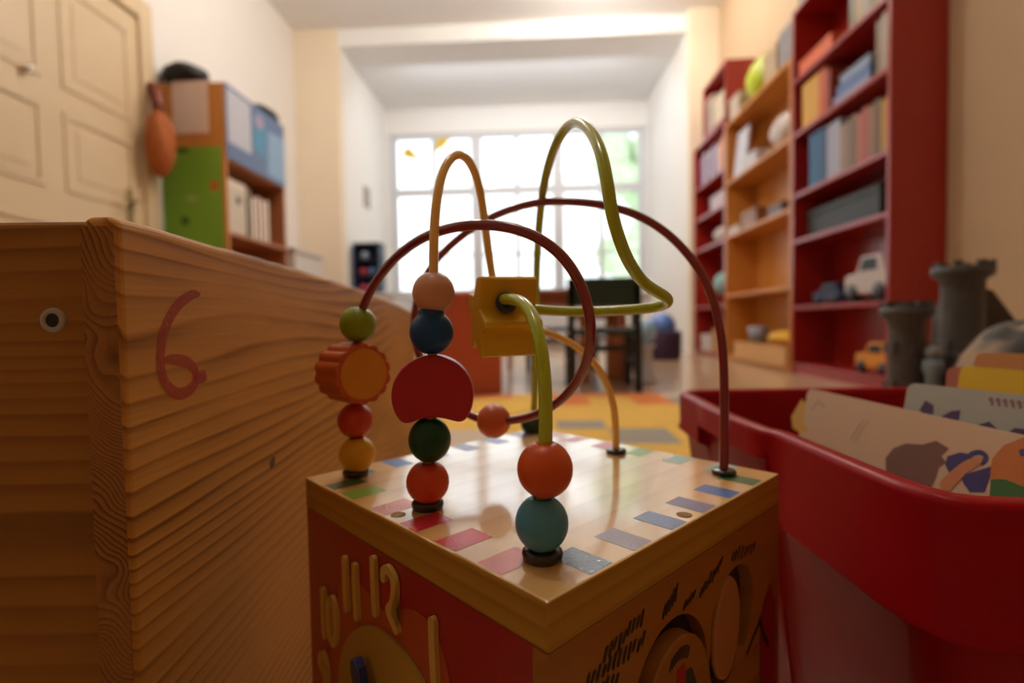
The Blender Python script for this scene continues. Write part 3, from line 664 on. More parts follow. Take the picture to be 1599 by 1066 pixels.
for (px, py, qx, qy, z, col, ln, th, lab) in ((1478, 572, 1500, 573, .297, (.62, .22, .18), .12, .006, 'thin pink book between the grey blue and yellow ones in the red bin'),
                                           (1500, 570, 1599, 578, .300, (.78, .50, .03), .16, .012, 'bright yellow book standing in the red bin'),
                                           (1522, 550, 1599, 552, .311, (.72, .40, .16), .16, .012, 'tan orange book behind the yellow one in the red bin')):
    a = atz(px, py, z); b_ = atz(qx, qy, z)
    bin_book('picture_book', a, (b_-a), (-.15, 0, -1), ln, .25, th, col, lab)
# a pale open page lying low inside at the far end
bm_ = MB(); bm_.frame_box(Vector((.225, .60, .10)), Vector((.07, 0, .09)), Vector((0, .085, 0)), Vector((-.006, 0, .004)))
tag(build('booklet', bm_, mat('beige_booklet', (.62, .46, .34), .6)), 'beige booklet standing slanted at the far left end of the red bin', 'book')

# ------------------------------------------------------------------ toy castle behind the bin
STONE = mat('castle_stone_grey', (.075, .07, .068), .6, var=.25, scale=60, bump=.5, bscale=80)
DSTONE = mat('castle_dark_stone', (.05, .045, .045), .7, var=.3, scale=40)
cas = thing('toy_castle', 'grey plastic toy castle with two crenellated towers behind the red bin', 'toy castle', (.88, 1.2, 0))
def tower(cx, cy, r, zt, cr):
    m = MB(); prof = [(r*1.1, 0), (r*1.05, .05), (r, .1), (r*.97, zt-.05), (r, zt-.03), (cr, zt-.018), (cr, zt), (cr-.008, zt), (cr-.008, zt-.012), (0, zt-.012)]
    m.lathe(prof, (cx, cy, 0), n=24)
    for k in range(8):
        a = 2*PI*k/8; c_, s_ = math.cos(a), math.sin(a); p = Vector((cx+c_*(cr-.006), cy+s_*(cr-.006), zt-.002)); e = Vector((c_, s_, 0)); f_ = Vector((-s_, c_, 0))
        m.frame_box(p-f_*.008-e*.005, f_*.016, e*.010, Vector((0, 0, .014)))
    for k in range(6):
        a = 2*PI*k/6+.3
        for z in (.12, .2, .28): 
            if z < zt-.06: p = Vector((cx+math.cos(a)*r*.97, cy+math.sin(a)*r*.97, z)); m.frame_box(p-Vector((.006, .006, .01)), Vector((.012, 0, 0)), Vector((0, .012, 0)), Vector((0, 0, .02)))
    build('tower', m, STONE, cas)
ta = at(1416, 485, 1.15); tb = at(1503, 425, 1.25)
tower(ta.x, ta.y, .034, ta.z+.008, .048); tower(tb.x, tb.y, .042, tb.z+.012, .058)
m = MB(); m.box(ta.x, tb.x, 1.18, 1.20, 0, at(1455, 560, 1.18).z); 
for k in range(4): m.box(ta.x+.045+k*.03, ta.x+.06+k*.03, 1.178, 1.202, at(1455, 560, 1.18).z, at(1455, 552, 1.18).z)
build('castle_wall', m, DSTONE, cas)
m = MB(); m.prism([(-.06, 0), (.10, 0), (.10, .33), (.045, .405), (.0, .42), (-.03, .34)], lambda a, b, c: Vector((tb.x+.065+a, 1.30+c, b)), 0, .09); build('castle_roof', m, mat('castle_brown_roof', (.055, .035, .028), .6, var=.3), cas)
fg = at(1457, 556, 1.10)
f_ = thing('toy_figure', 'small pale blue toy figure standing before the castle wall', 'toy', (fg.x, fg.y, 0))
m = MB(); m.lathe([(.0, 0), (.014, 0), (.016, .12), (.013, fg.z-.04), (.019, fg.z-.028), (.017, fg.z-.008), (.0, fg.z-.004)], (fg.x, fg.y, 0), n=18); build('body', m, mat('pale_blue_plastic', (.22, .30, .36), .5), f_)
m = MB(); m.blob((fg.x, fg.y, fg.z+.008), .014, n=10); build('head', m, mat('figure_grey_head', (.25, .28, .3), .5), f_)
rk = at(1600, 530, .98)
m = MB(); m.blob((rk.x+.03, 1.0, .16), (.13, .11, rk.z-.16+.035), n=24, jag=.06, seed=5)
RK = bpy.data.materials.new('mottled_rock'); RK.use_nodes = True; nt = RK.node_tree; b = nt.nodes['Principled BSDF']; b.inputs['Roughness'].default_value = .7
vo = nt.nodes.new('ShaderNodeTexNoise'); vo.inputs['Scale'].default_value = 17; vo.inputs['Detail'].default_value = 1; cr = nt.nodes.new('ShaderNodeValToRGB'); tc = nt.nodes.new('ShaderNodeTexCoord')
nt.links.new(tc.outputs['Object'], vo.inputs[0]); nt.links.new(vo.outputs[0], cr.inputs[0]); nt.links.new(cr.outputs[0], b.inputs[0])
e = cr.color_ramp.elements; e[0].position = .45; e[0].color = (.05, .045, .04, 1); e[1].position = .62; e[1].color = (.42, .30, .2, 1)
tag(build('toy_rock', m, RK), 'mottled grey and tan toy rock beside the castle towers', 'toy')

# ------------------------------------------------------------------ shelf units on the right wall
REDW = mat('red_lacquer', (.32, .014, .008), .32, coat=.25, var=.05, scale=5)
ORGW = wood('orange_pine', (.62, .26, .05), (.50, .19, .03), axis=2, across=25, dist=.6, rough=.4, coat=.2, bump=.05, warp=4)
XF = 1.60
def unit(name, matl, y0, y1, h, zs, label, drawer=False, x1=XR, base=0, t=.022):
    r = thing(name, label, 'bookcase', ((XF+x1)/2, (y0+y1)/2, base))
    for ya in (y0, y1-t): build('side_panel', bx(XF, x1-.002, ya, ya+t, base, h), matl, r, bevel=.002)
    build('back_panel', bx(x1-.010, x1-.002, y0+t, y1-t, base, h), matl, r)
    build('top_board', bx(XF, x1-.010, y0+t, y1-t, h-t, h), matl, r, bevel=.002)
    for z in zs: build('shelf', bx(XF+.002, x1-.010, y0+t, y1-t, z-t, z), matl, r, bevel=.002)
    if not drawer and base == 0: build('plinth', bx(XF+.01, XF+.025, y0+t, y1-t, 0, zs[0]-t), matl, r)
    return r
near = unit('bookcase', REDW, 2.46, 3.37, 2.22, [.065, .42, .825, 1.105, 1.475, 1.80], 'tall dark red bookcase nearest the viewer, full of books')
org = unit('bookcase', ORGW, 3.378, 4.52, 1.96, [.05, .55, 1.04, 1.48], 'orange wooden bookcase between the two red ones')
far = unit('bookcase', REDW, 4.528, 5.39, 2.03, [.04, .47, 1.03, 1.33, 1.63], 'far red bookcase next to the window pier')
ext = unit('wall_cabinet', REDW, 4.50, 5.10, 2.50, [2.055], 'open red cabinet box on top of the far red bookcase', drawer=True, base=2.032)
ext['category'] = 'cabinet'
CM = {}
def cmat(c):
    if c not in CM: CM[c] = mat('book_'+'%02d%02d%02d' % tuple(int(v*99) for v in c), tuple(v**1.5 for v in c), .5, var=.06)
    return CM[c]
def shelf_book(y, z, th, h, d, c, label, group, x=XF+.03, lean=0):
    z += .001
    t = thing('book', label, 'book', (x+d/2, y+th/2, z), 0, group)
    m = MB(); m.box(x, x+d, y, y+.003, z, z+h); m.box(x, x+d, y+th-.003, y+th, z, z+h); m.box(x, x+.003, y+.003, y+th-.003, z, z+h)
    build('cover', m, cmat(c), t)
    m = MB(); m.box(x+.003, x+d-.006, y+.003, y+th-.003, z+.003, z+h-.006); build('pages', m, PAPER, t)
    if lean: t.rotation_euler = (lean, 0, 0)
def flat_box(name, x0, x1, y0, y1, z0, z1, c, label, cat, group=None, bevel=.004):
    t = thing(name, label, cat, ((x0+x1)/2, (y0+y1)/2, z0), 0, group)
    e = (z1-z0)
    build('box_body', bx(x0, x1, y0, y1, z0, z0+e*.78), cmat(c), t, bevel=bevel)
    build('lid', bx(x0-.003, x1+.003, y0-.003, y1+.003, z0+e*.78, z1), cmat(tuple(min(1, v*1.08) for v in c)), t, bevel=bevel)
    return t
g = 'books on the shelf at head height of the near red bookcase'
y = 2.495
row = [(.045, .26, (.80, .35, .03), 'orange'), (.035, .25, (.50, .35, .05), 'mustard'), (.05, .27, (.28, .17, .08), 'brown'), (.04, .26, (.40, .26, .14), 'tan'), (.055, .27, (.50, .17, .12), 'salmon'), (.04, .255, (.55, .24, .16), 'rose'),
       (.05, .27, (.30, .20, .12), 'dull brown'), (.045, .26, (.35, .27, .2), 'grey brown'), (.05, .25, (.45, .33, .24), 'beige'), (.075, .30, (.48, .48, .55), 'pale grey'), (.055, .30, (.46, .46, .54), 'silver grey'), (.03, .30, (.03, .06, .14), 'dark navy'), (.085, .315, (.04, .17, .32), 'blue'), (.07, .315, (.05, .20, .34), 'light navy')]
for th, h, c, nme in row:
    shelf_book(y, 1.105, th-.004, h, .2, c, nme+' spined book in the fullest row of the near red bookcase', g); y += th
g = 'things on the second shelf from the top of the near red bookcase'
y = 2.50
for th, h, c, nme in [(.04, .27, (.42, .33, .24), 'beige'), (.035, .28, (.5, .43, .36), 'off white'), (.04, .26, (.35, .25, .16), 'brown')]:
    shelf_book(y, 1.475, th-.003, h, .2, c, nme+' upright book at the near end of the second shelf from top', g); y += th
for k, (c, nme) in enumerate([((.45, .47, .62), 'lowest'), ((.22, .33, .55), 'middle'), ((.40, .46, .58), 'topmost')]):
    flat_box('game_box', XF+.02, XF+.22, 2.64, 2.95-k*.03, 1.477+k*.047, 1.52+k*.047, c, 'pale blue board game box, '+nme+' in the stack on the red bookcase', 'box', 'board game stack')
y = 3.0
for th, h, c, nme in [(.05, .24, (.42, .10, .04), 'rust'), (.07, .27, (.62, .20, .06), 'burnt orange'), (.10, .27, (.70, .45, .10), 'golden yellow'), (.085, .27, (.72, .48, .14), 'pale gold')]:
    shelf_book(y, 1.475, th-.004, h, .2, c, nme+' thick book at the far end of the second shelf from top', g); y += th
g = 'books on the top inner shelf of the near red bookcase'
y = 2.5
for th, h, c, nme in [(.06, .28, (.55, .33, .10), 'tan'), (.05, .29, (.45, .30, .04), 'mustard yellow'), (.05, .26, (.30, .22, .10), 'olive brown'), (.06, .27, (.42, .36, .26), 'khaki'), (.05, .28, (.5, .38, .2), 'sand'), (.05, .25, (.26, .22, .12), 'dark olive')]:
    shelf_book(y, 1.80, th-.004, h, .2, c, nme+' book on the highest inner shelf of the near red bookcase', g); y += th+.002
flat_box('game_box', XF+.01, XF+.22, 2.95, 3.30, 1.802, 1.88, (.75, .22, .05), 'orange box lying flat on the highest inner red shelf', 'box')
flat_box('storage_box', XF+.02, XF+.23, 3.08, 3.33, 2.222, 2.45, (.08, .25, .12), 'green box on top of the near red bookcase', 'box')
flat_box('storage_box', XF+.02, XF+.23, 2.74, 3.03, 2.222, 2.43, (.42, .38, .32), 'grey beige box on top of the near red bookcase', 'box')
flat_box('storage_box', XF+.06, XF+.23, 2.62, 3.30, .827, .99, (.06, .05, .02), 'dark olive box in the low middle shelf of the red bookcase', 'box')
# toy vehicles
def vehicle(name, x, y0, y1, z, h, c, c2, label, cabend=1, wheels=(.03, .02, .02)):
    L = y1-y0; t = thing(name, label, 'toy vehicle', (x+.06, (y0+y1)/2, z)); wr = h*.20
    prof = [(0, wr*.8), (L, wr*.8), (L, h*.55), (L*.96, h*.62), (L*.72, h*.66), (L*.62, h), (L*.18, h), (L*.08, h*.62), (0, h*.55)]
    if cabend < 0: prof = [(L-a, b) for a, b in prof][::-1]
    m = MB(); m.prism(prof, lambda a, b, c_: Vector((x+c_, y0+a, z+b)), 0, .12); build('body', m, cmat(c), t, bevel=h*.05)
    k = 1 if cabend > 0 else -1; ctr = .42 if cabend > 0 else .58
    m = MB(); m.prism([(L*(ctr-.17), h*.68), (L*(ctr+.2), h*.68), (L*(ctr+.13), h*.93), (L*(ctr-.15), h*.93)], lambda a, b, c_: Vector((x+c_, y0+a, z+b)), -.002, .0); build('side_window', m, cmat((.03, .03, .035)), t)
    for a in (.2, .8):
        for xx in (x-.006, x+.11):
            m = MB(); m.lathe([(0, 0), (wr, 0), (wr, .02), (0, .02)], (xx, y0+L*a, z+wr), Vector((1, 0, 0)), 20); build('wheel', m, cmat(wheels), t)
vehicle('toy_truck', XF+.03, 2.50, 2.86, .42, .23, (.62, .55, .52), 0, 'white toy truck with dark wheels on the red bookcase', 1, (.05, .02, .03))
vehicle('toy_car', XF+.05, 2.93, 3.22, .42, .12, (.03, .04, .13), 0, 'dark blue toy car in the red bookcase beside the white truck', 1)
vehicle('toy_car', XF+.04, 2.50, 2.78, .065, .155, (.72, .36, .02), 0, 'yellow orange toy car on the bottom shelf of the red bookcase', 1, (.01, .01, .01))
# orange bookcase contents
g1 = 'things in the orange bookcase'
def sheet_stand(name, x0, x1, y0, y1, z0, z1, c, label, cat, tilt=0):
    m = MB(); m.frame_box(Vector((x0, y0, z0)), Vector((x1-x0, 0, 0)), Vector((0, y1-y0, 0)), Vector((tilt, 0, z1-z0)))
    return tag(build(name, m, cmat(c), bevel=.002), label, cat)
sheet_stand('paper_folder', XF+.03, XF+.05, 4.20, 4.42, 1.482, 1.86, (.66, .66, .72), 'white paper folder standing upright in the orange bookcase', 'folder', .04)
def bag(name, c0, r, c, label, cat, seed=1):
    m = MB(); m.blob(c0, r, n=18, jag=.07, seed=seed); return tag(build(name, m, cmat(c)), label, cat)
bag('cloth_bag', (XF+.12, 3.66, 1.48+.13), (.10, .16, .118), (.66, .60, .56), 'crumpled white bag on the upper shelf of the orange bookcase', 'bag')
flat_box('flat_box', XF+.01, XF+.2, 3.92, 4.18, 1.482, 1.58, (.62, .60, .62), 'low white box between the folder and the crumpled bag', 'box')
flat_box('flat_box', XF+.02, XF+.2, 3.95, 4.22, 1.042, 1.17, (.40, .24, .14), 'brown box on the middle shelf of the orange bookcase', 'box')
flat_box('flat_box', XF+.02, XF+.2, 3.55, 3.75, 1.042, 1.12, (.28, .22, .2), 'small grey brown box on the middle shelf of the orange bookcase', 'box')
flat_box('flat_box', XF+.01, XF+.16, 4.25, 4.48, 1.042, 1.10, (.62, .56, .5), 'small pale box at the far end of the middle orange shelf', 'box')
build('drawer_front', bx(XF-.012, XF+.004, 3.42, 4.30, .03, .165), wood('pale_pine_drawer', (.66, .38, .16), (.6, .32, .12), axis=1, across=20, dist=.5, bump=.05), org)
build('drawer_box', bx(XF+.004, XF+.22, 3.43, 4.29, .052, .155), ORGW, org)
m = MB(); m.lathe([(0, 0), (.06, 0), (.072, .13), (.068, .13), (.056, .006), (0, .006)], (XF+.08, 4.05, .157), n=24); tag(build('plastic_cup', m, cmat((.42, .42, .46))), 'pale grey cup at the bottom of the orange bookcase', 'cup')
bag('yellow_cloth', (XF+.10, 3.66, .157+.052), (.09, .19, .052), (.80, .52, .04), 'yellow cloth lying at the bottom of the orange bookcase', 'cloth', 3)
bag('stuffed_toy', (XF+.12, 4.05, 1.962+.165), (.11, .19, .165), (.56, .62, .03), 'lime yellow soft toy on top of the orange bookcase', 'soft toy', 4)
flat_box('storage_box', XF+.02, XF+.22, 3.62, 3.82, 1.962, 2.18, (.56, .44, .3), 'tan box on top of the orange bookcase', 'box')
flat_box('storage_box', XF+.02, XF+.22, 3.40, 3.59, 1.962, 2.21, (.34, .32, .32), 'grey box on top of the orange bookcase, beside the near red one', 'box')
flat_box('storage_box', XF+.02, XF+.22, 4.27, 4.47, 1.962, 2.14, (.60, .52, .44), 'pale box at the far end on top of the orange bookcase', 'box')
# far unit contents
t = thing('globe', 'pale blue green globe on a foot in the far red bookcase', 'globe', (XF+.11, 4.80, .472))
m = MB(); m.blob((XF+.118, 4.80, .472+.19), .115, n=18); build('ball', m, cmat((.40, .58, .54)), t)
m = MB(); m.lathe([(0, 0), (.07, 0), (.07, .012), (.012, .02), (.012, .07)], (XF+.11, 4.80, .472), n=20); build('foot', m, cmat((.3, .2, .1)), t)
bag('cloth_bag', (XF+.11, 4.80, 1.032+.075), (.09, .19, .075), (.66, .58, .54), 'pale cloth bundle on the middle shelf of the far red bookcase', 'bag', 8)
y = 4.57; g = 'books on the upper shelf of the far red bookcase'
for i, (c, nme) in enumerate([((.62, .50, .48), 'cream'), ((.70, .34, .12), 'orange'), ((.64, .58, .60), 'white'), ((.30, .14, .30), 'plum'), ((.6, .55, .6), 'pale lilac'), ((.22, .10, .22), 'dark purple'), ((.6, .56, .62), 'light grey'), ((.34, .18, .34), 'purple')]):
    shelf_book(y, 1.632, .08, .30-.02*(i % 3), .2, c, nme+' book in the upper row of the far red bookcase', g); y += .09
flat_box('flat_box', XF+.02, XF+.2, 4.60, 4.95, 1.332, 1.46, (.60, .50, .52), 'pale box under the book row of the far red bookcase', 'box')
flat_box('flat_box', XF+.02, XF+.2, 4.60, 4.86, 2.058, 2.30, (.66, .58, .46), 'cream box inside the open red cabinet on top', 'box')
flat_box('flat_box', XF+.02, XF+.2, 4.88, 5.06, 2.058, 2.38, (.50, .42, .36), 'tall grey beige box inside the open red cabinet on top', 'box')
flat_box('flat_box', XF+.02, XF+.2, 4.60, 4.90, .042, .26, (.62, .36, .14), 'tan box on the bottom shelf of the far red bookcase', 'box')
flat_box('flat_box', XF+.02, XF+.2, 4.95, 5.25, .042, .20, (.66, .6, .55), 'white box on the bottom shelf of the far red bookcase', 'box')

# ------------------------------------------------------------------ cupboard on the left
ORL = wood('left_orange_wood', (.60, .25, .05), (.48, .18, .03), axis=2, across=25, dist=.6, rough=.45, coat=.1, bump=.05, warp=4)
BRN = mat('left_brown_wood', (.36, .13, .045), .5, var=.08)
lc = thing('bookcase', 'orange bookcase by the left wall with green poster on its side', 'bookcase', (-2.28, 3.86, 0))
ya, yb, hh = 3.44, 4.27, 1.98; xa, xb = XL+.004, -2.06
sp_ = build('side_panel', bx(xa, xb, ya, ya+.022, 0, hh), ORL, lc, bevel=.002)
build('side_panel', bx(xa, xb, yb-.022, yb, 0, hh), BRN, lc, bevel=.002)
build('back_panel', bx(xa, xa+.01, ya+.022, yb-.022, 0, hh), BRN, lc)
for z in (.06, .55, 1.0, 1.50, hh): build('shelf', bx(xa+.01, xb-.002, ya+.022, yb-.022, z-.022, z), BRN, lc, bevel=.002)
# posters on the side: paper and green
def atY(px, py, Y=3.437): p = at(px, py, Y); return p
a = atY(268, 130); b_ = atY(326, 207)
sheet = MB(); sheet.box(a.x, b_.x, 3.434, 3.4385, b_.z, a.z+.01); tag(build('paper_sheet', sheet, mat('pale_pink_paper', (.72, .56, .48), .7)), 'pale paper sheet fixed high on the side of the left bookcase', 'paper')
a = atY(262, 222); b_ = atY(349, 425)
m = MB(); m.box(XL+.006, -2.085, 3.432, 3.4385, .55, 1.555, 0)
for (px, py, rx, rz_) in ((285, 235, .05, .02), (300, 310, .045, .018), (290, 345, .03, .03)):
    c_ = atY(px, py); m.sheet(circle(c_.x, c_.z, rx, rz_), lambda a_, b2, c2: Vector((a_, 3.4315-c2*0, b2)), 0, 1 if py != 310 else 2)
c_ = atY(335, 290); m.sheet(circle(c_.x, c_.z, .03, .035), lambda a_, b2, c2: Vector((a_, 3.4312, b2)), 0, 3)
tag(build('poster', m, [mat('poster_green', (.18, .36, .02), .6, var=.1, scale=6), cmat((.08, .24, .015)), cmat((.45, .55, .25)), cmat((.65, .22, .03))]), 'bright green poster hung on the side of the left bookcase', 'poster')
# front poster: blue/white
FX = -2.052
m = MB(); m.box(FX-.006, FX, ya+.01, yb-.005, 1.49, 1.985, 0)
def fr_(a_, b2, c2): return Vector((FX+.0006+c2, a_, b2))
m.sheet([(3.47, 1.60), (3.76, 1.60), (3.76, 1.96), (3.47, 1.96)], fr_, 0, 1); m.sheet([(3.80, 1.66), (3.95, 1.62), (3.97, 1.94), (3.82, 1.94)], fr_, 0, 2)
m.sheet(circle(3.88, 1.88, .06, .05), fr_, .0004, 3); m.sheet([(3.98, 1.52), (4.26, 1.52), (4.26, 1.88), (4.0, 1.86)], fr_, 0, 4)
tag(build('poster', m, [cmat((.20, .26, .40)), cmat((.58, .58, .62)), cmat((.14, .36, .50)), cmat((.50, .38, .48)), cmat((.34, .46, .60))]), 'blue and white picture poster across the upper front of the left bookcase', 'poster')
# hat-like black item and dark bag on top, hanging orange bag
bag('black_hat', (-2.35, 3.50, hh+.075), (.15, .12, .075), (.008, .008, .006), 'black rounded hat on the near end of the left bookcase', 'hat', 11)
bag('dark_bundle', (-2.12, 4.12, hh+.05), (.07, .17, .05), (.02, .02, .025), 'black bundle on the far end of the left bookcase', 'bundle', 12)
bag('white_bundle', (-2.18, 3.72, hh+.022), (.09, .12, .022), (.6, .58, .56), 'small white cloth in the middle of the left bookcase top', 'cloth', 12)
hb_ = thing('hanging_bag', 'orange red cloth bag hanging on the left wall by the door', 'bag', (-2.36, 3.24, 1.15))
hq = at(243, 225, 3.24)
m = MB(); m.blob((-2.36, 3.24, hq.z), (.085, .085, .21), n=18, jag=.07, seed=2); build('bag_body', m, mat('orange_cloth', (.36, .09, .012), .8, var=.25, scale=14), hb_)
m = MB(); m.tube([(-2.36, 3.24, hq.z+.17), (-2.37, 3.25, hq.z+.27), (-2.40, 3.27, hq.z+.36), (-2.44, 3.29, hq.z+.38)], .035, 10); build('strap', m, cmat((.30, .09, .03)), hb_)
# things between its shelves
flat_box('file_box', -2.36, -2.09, 3.50, 3.73, 1.002, 1.37, (.66, .58, .48), 'white file box with dark finger hole in the left bookcase', 'box')
m = MB(); m.sheet(circle(3.63, 1.24, .028, .03), lambda a_, b2, c2: Vector((-2.0885, a_, b2)), 0); o = build('finger_hole', m, cmat((.08, .04, .02)), None)
fb_ = [q_ for q_ in bpy.data.objects if q_.name.startswith('file_box')][0]; o.parent = fb_; o.location = -fb_.location
y = 3.78
for th, h, c, nme in [(.035, .36, (.20, .14, .05), 'brown'), (.06, .32, (.64, .52, .46), 'cream'), (.05, .34, (.60, .30, .28), 'pink'), (.06, .33, (.66, .54, .50), 'pale'), (.06, .34, (.42, .2, .12), 'russet')]:
    shelf_book(y, 1.0, th-.004, h, .2, c, nme+' binder beside the file box in the left bookcase', 'binders in the left bookcase', x=-2.30); y += th+.01
# white cupboard and low white cabinet with blue toy rack
t = thing('white_cupboard', 'low white cupboard against the left wall before the pier', 'cupboard', (-2.3, 4.75, 0))
build('cupboard_body', bx(XL+.017, -2.08, 4.45, 5.05, 0, 1.0), cmat((.72, .68, .64)), t, bevel=.01); build('cupboard_top', bx(XL+.017, -2.06, 4.43, 5.07, 1.0, 1.03), cmat((.74, .7, .66)), t, bevel=.004)
t = thing('white_cabinet', 'low white cabinet beside the left window reveal', 'cabinet', (-1.75, 5.9, 0))
build('cabinet_body', bx(-2.0, -1.5, 5.5, 6.3, 0, .66), cmat((.74, .74, .76)), t, bevel=.01); build('cabinet_top', bx(-2.01, -1.48, 5.48, 6.32, .66, .69), cmat((.78, .78, .8)), t, bevel=.004)
c0 = at(552, 440, 5.6); c1 = at(592, 378, 5.6)
t = thing('toy_rack', 'dark blue toy rack with pink and pale blue toys by the window', 'toy rack', ((c0.x+c1.x)/2, 5.68, .69))
m = MB(); x0, x1, z0, z1 = c0.x, c1.x, .69, c1.z; m.box(x0, x0+.03, 5.6, 5.8, z0, z1); m.box(x1-.02, x1, 5.6, 5.8, z0, z1); m.box(x0, x1, 5.78, 5.8, z0, z1)
for k in range(4): m.box(x0, x1, 5.6, 5.8, z0+(z1-z0-.02)*k/3, z0+(z1-z0-.02)*k/3+.02)
build('rack_frame', m, cmat((.02, .05, .13)), t)
for k, (dx, dz, c, nme) in enumerate([(.10, .03, (.65, .15, .25), 'pink'), (.19, .03, (.4, .5, .6), 'pale blue'), (.10, .19, (.60, .12, .16), 'red'), (.20, .19, (.25, .4, .6), 'blue'), (.12, .345, (.5, .6, .7), 'light')]):
    st_ = (z1-z0-.02)/3
    bag('toy_ball', (x0+dx-.01, 5.67, z0+st_*[0, 0, 1, 1, 2][k]+.02+.045), .045, c, nme+' ball on the dark blue toy rack by the window', 'ball')
# small picture on left reveal
m = MB(); m.box(-2.02, -2.01, 6.15, 6.35, 1.75, 2.0); tag(build('framed_picture', m, cmat((.46, .38, .32)), bevel=.003), 'small brownish picture on the white wall left of the window', 'picture')

# radiator under the window
rt = thing('radiator', 'white ribbed radiator under the window', 'radiator', (-.1, 7.06, .1))
for k in range(34):
    x = -1.1+k*.06; m = MB(); m.box(x, x+.046, 7.0, 7.1, .1, .66); build('radiator_fin', m, FRAME, rt, bevel=.01)
m = MB(); m.box(-1.1, .94, 7.03, 7.08, .14, .18); m.box(-1.1, .94, 7.03, 7.08, .58, .62); build('radiator_pipe', m, FRAME, rt)
m = MB(); m.box(-1.05, -1.0, 7.02, 7.14, 0, .1); m.box(.85, .9, 7.02, 7.14, 0, .1); build('radiator_foot', m, FRAME, rt)

# child's table and chairs
TB = mat('table_brown', (.36, .11, .05), .4, coat=.2, var=.08); BLK = mat('chair_black', (.012, .012, .012), .45); DGR = mat('chair_dark_green', (.010, .030, .020), .45)
RDC = mat('chair_red_orange', (.48, .085, .035), .4, coat=.2)
t = thing('play_table', 'low brown play table before the window', 'table', (0, 3.15, 0))
build('table_top', bx(-.42, .56, 2.95, 3.5, .505, .53), TB, t, bevel=.004)
build('table_apron', bx(-.38, .52, 2.99, 3.46, .44, .505), TB, t)
for x in (-.37, .46):
    for y in (2.99, 3.40): build('leg', bx(x, x+.05, y, y+.05, 0, .44), TB, t, bevel=.004)
def chair(x, y, rz, frame, back, label, kind=0):
    t = thing('play_chair', label, 'chair', (x, y, 0), rz, 'small chairs around the play table'); w_ = .16
    m = MB()
    def B(*a): 
        q_ = MB(); q_.box(*a); return q_
    build('seat', B(-w_, w_, -.15, .16, .28, .31), back, t, world=False, bevel=.006)
    build('backrest', B(-w_-.02, w_+.02, -.17, -.145, .42, .56), back, t, world=False, bevel=.01)
    for sx in (-1, 1):
        build('leg', B(sx*w_-.018, sx*w_+.018, -.17, -.14, 0, .56), frame, t, world=False, bevel=.004)
        build('leg', B(sx*w_-.018, sx*w_+.018, .12, .15, 0, .28), frame, t, world=False, bevel=.004)
        build('side_rail', B(sx*w_-.01, sx*w_+.01, -.14, .12, .13, .16), frame, t, world=False)
    build('stretcher', B(-w_+.018, w_-.018, -.165, -.148, .20, .23), frame, t, world=False)
chair(.33, 2.72, 0, BLK, DGR, 'dark green backed chair with black legs before the play table')
chair(.56, 3.78, PI, BLK, BLK, 'black chair on the far side of the play table')
chair(.10, 3.80, PI, BLK, BLK, 'black chair behind the play table, left of the other black one')
# red side chair: solid side panels
def rchair(x, y, rz, label):
    t = thing('play_chair', label, 'chair', (x, y, 0), rz, 'small red chairs'); 
    def B(*a): q_ = MB(); q_.box(*a); return q_
    for sx in (-1, 1): build('side_panel', B(sx*.14-.012, sx*.14+.012, -.15, .15, 0, .50), RDC, t, world=False, bevel=.01)
    build('seat', B(-.128, .128, -.13, .15, .27, .295), RDC, t, world=False, bevel=.004); build('backrest', B(-.128, .128, -.15, -.128, .32, .58), RDC, t, world=False, bevel=.006)
rchair(-.36, 2.64, -1.25, 'red orange box shaped chair left of the play table')
rchair(-.34, 3.85, PI, 'red box shaped chair behind the play table')
# wooden block stool + black bits
t = thing('wooden_stool', 'dark orange brown wooden stool among the black chair legs', 'stool', (.34, 2.86, 0))
# stool under the table in front of it
t.location = (.36, 3.12, 0)
m = MB(); m.box(-.14, .14, -.05, .05, .36, .39); build('seat', m, mat('stool_brown', (.42, .15, .04), .5), t, world=False, bevel=.004)
for x in (-.11, .05): m = MB(); m.box(x, x+.06, -.04, .04, 0, .36); build('leg', m, t.children[0].data.materials[0] if t.children else TB, t, world=False)
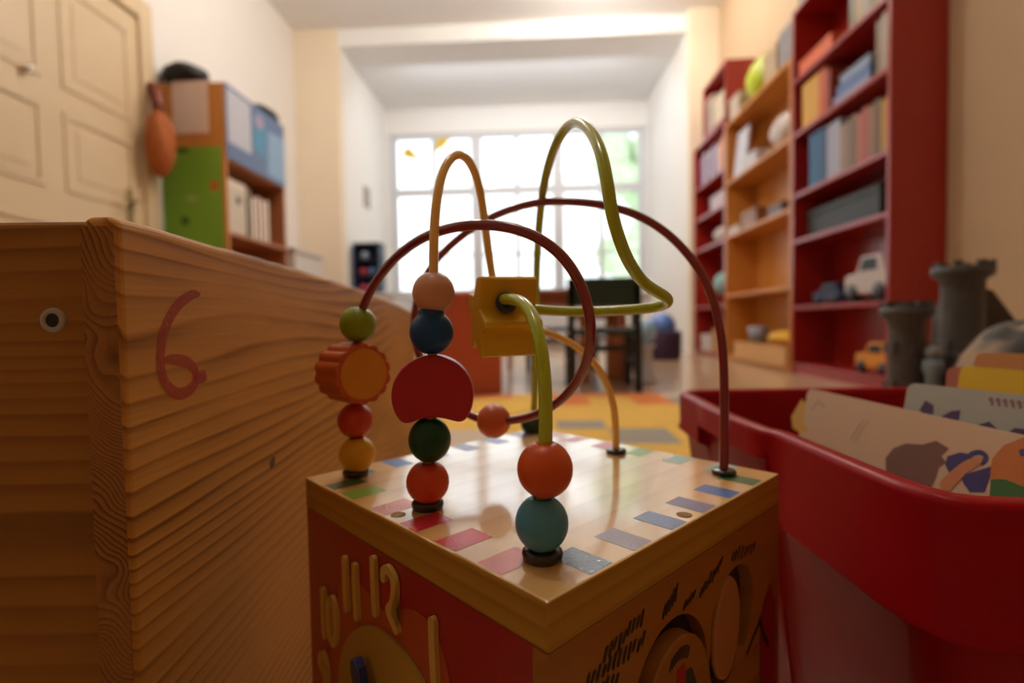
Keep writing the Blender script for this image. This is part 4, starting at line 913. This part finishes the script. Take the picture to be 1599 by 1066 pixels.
# ball, basket by the right pier
bq = at(1043, 560, 4.7)
t = thing('fabric_basket', 'dark purple fabric basket on the floor by the right bookcases', 'basket', (1.11, 4.7, 0))
m = MB(); m.lathe([(0, 0.0), (.15, 0), (.165, .04), (.17, .22), (.16, .25), (.15, .22), (.14, .03), (0, .03)], (1.11, 4.7, 0), n=30); build('basket_body', m, mat('dark_purple_cloth', (.045, .018, .06), .8), t)
m = MB(); m.blob((1.11, 4.7, .29), .12, n=18); tag(build('ball', m, mat('blue_ball', (.10, .22, .60), .3, coat=.3)), 'blue ball resting in the purple basket', 'ball')
t = thing('white_stool', 'slim white stool carrying a light blue ball right of the table', 'stool', (.60, 2.95, 0))
m = MB(); m.lathe([(0, 0), (.075, 0), (.07, .02), (.045, .04), (.042, .19), (.06, .20), (.06, .215), (0, .215)], (.60, 2.95, 0), n=24); build('stool_body', m, cmat((.72, .74, .8)), t)
m = MB(); m.blob((.60, 2.95, .285), .07, n=16); tag(build('ball', m, mat('light_blue_ball', (.36, .62, .85), .3, coat=.3)), 'light blue ball on the slim white stool', 'ball')
# window hangings
w1 = at(637, 237, YW-.01); w2 = at(690, 224, YW-.01)
def py_(a_, b2, c2): return Vector((a_, YW+.045-c2, b2))
m = MB(); m.prism([(w1.x+1.5*a_, w1.z+1.6*b2) for a_, b2 in ((-.07, -.01), (-.03, .05), (.02, .045), (.05, 0), (.13, -.05), (.03, -.05), (-.02, -.04))], py_, 0, .003)
YP = mat('yellow_paper', (.75, .50, .03), .7)
tag(build('paper_bird', m, YP), 'yellow paper bird in the top left window pane', 'decoration')
m = MB(); m.prism([(w2.x-.10, w2.z-.09), (w2.x+.02, w2.z-.03), (w2.x+.12, w2.z+.09), (w2.x-.08, w2.z+.09)], py_, 0, .003)
tag(build('paper_star', m, YP), 'yellow paper shape in the second top window pane', 'decoration')

# outside: a tree and ground beyond the glass
ot = thing('tree', 'leafy tree outside seen pale through the right panes', 'tree', (3.0, 13.0, -3))
m = MB(); m.tube([(3.0, 13, -3), (3.05, 13, 0), (2.9, 13, 2.5)], [.25, .2, .12], 12); build('trunk', m, mat('bark', (.16, .11, .07), .9), ot)
m = MB(); rr = random.Random(4)
for k in range(26):
    m.blob((3.1+rr.uniform(-1.3, 1.8), 13+rr.uniform(-.8, .8), 2.6+rr.uniform(-1.6, 1.8)), rr.uniform(.35, .6), n=8, jag=.15, seed=k)
build('foliage', m, mat('leaves', (.52, .64, .42), .8, var=.3, scale=8), ot)
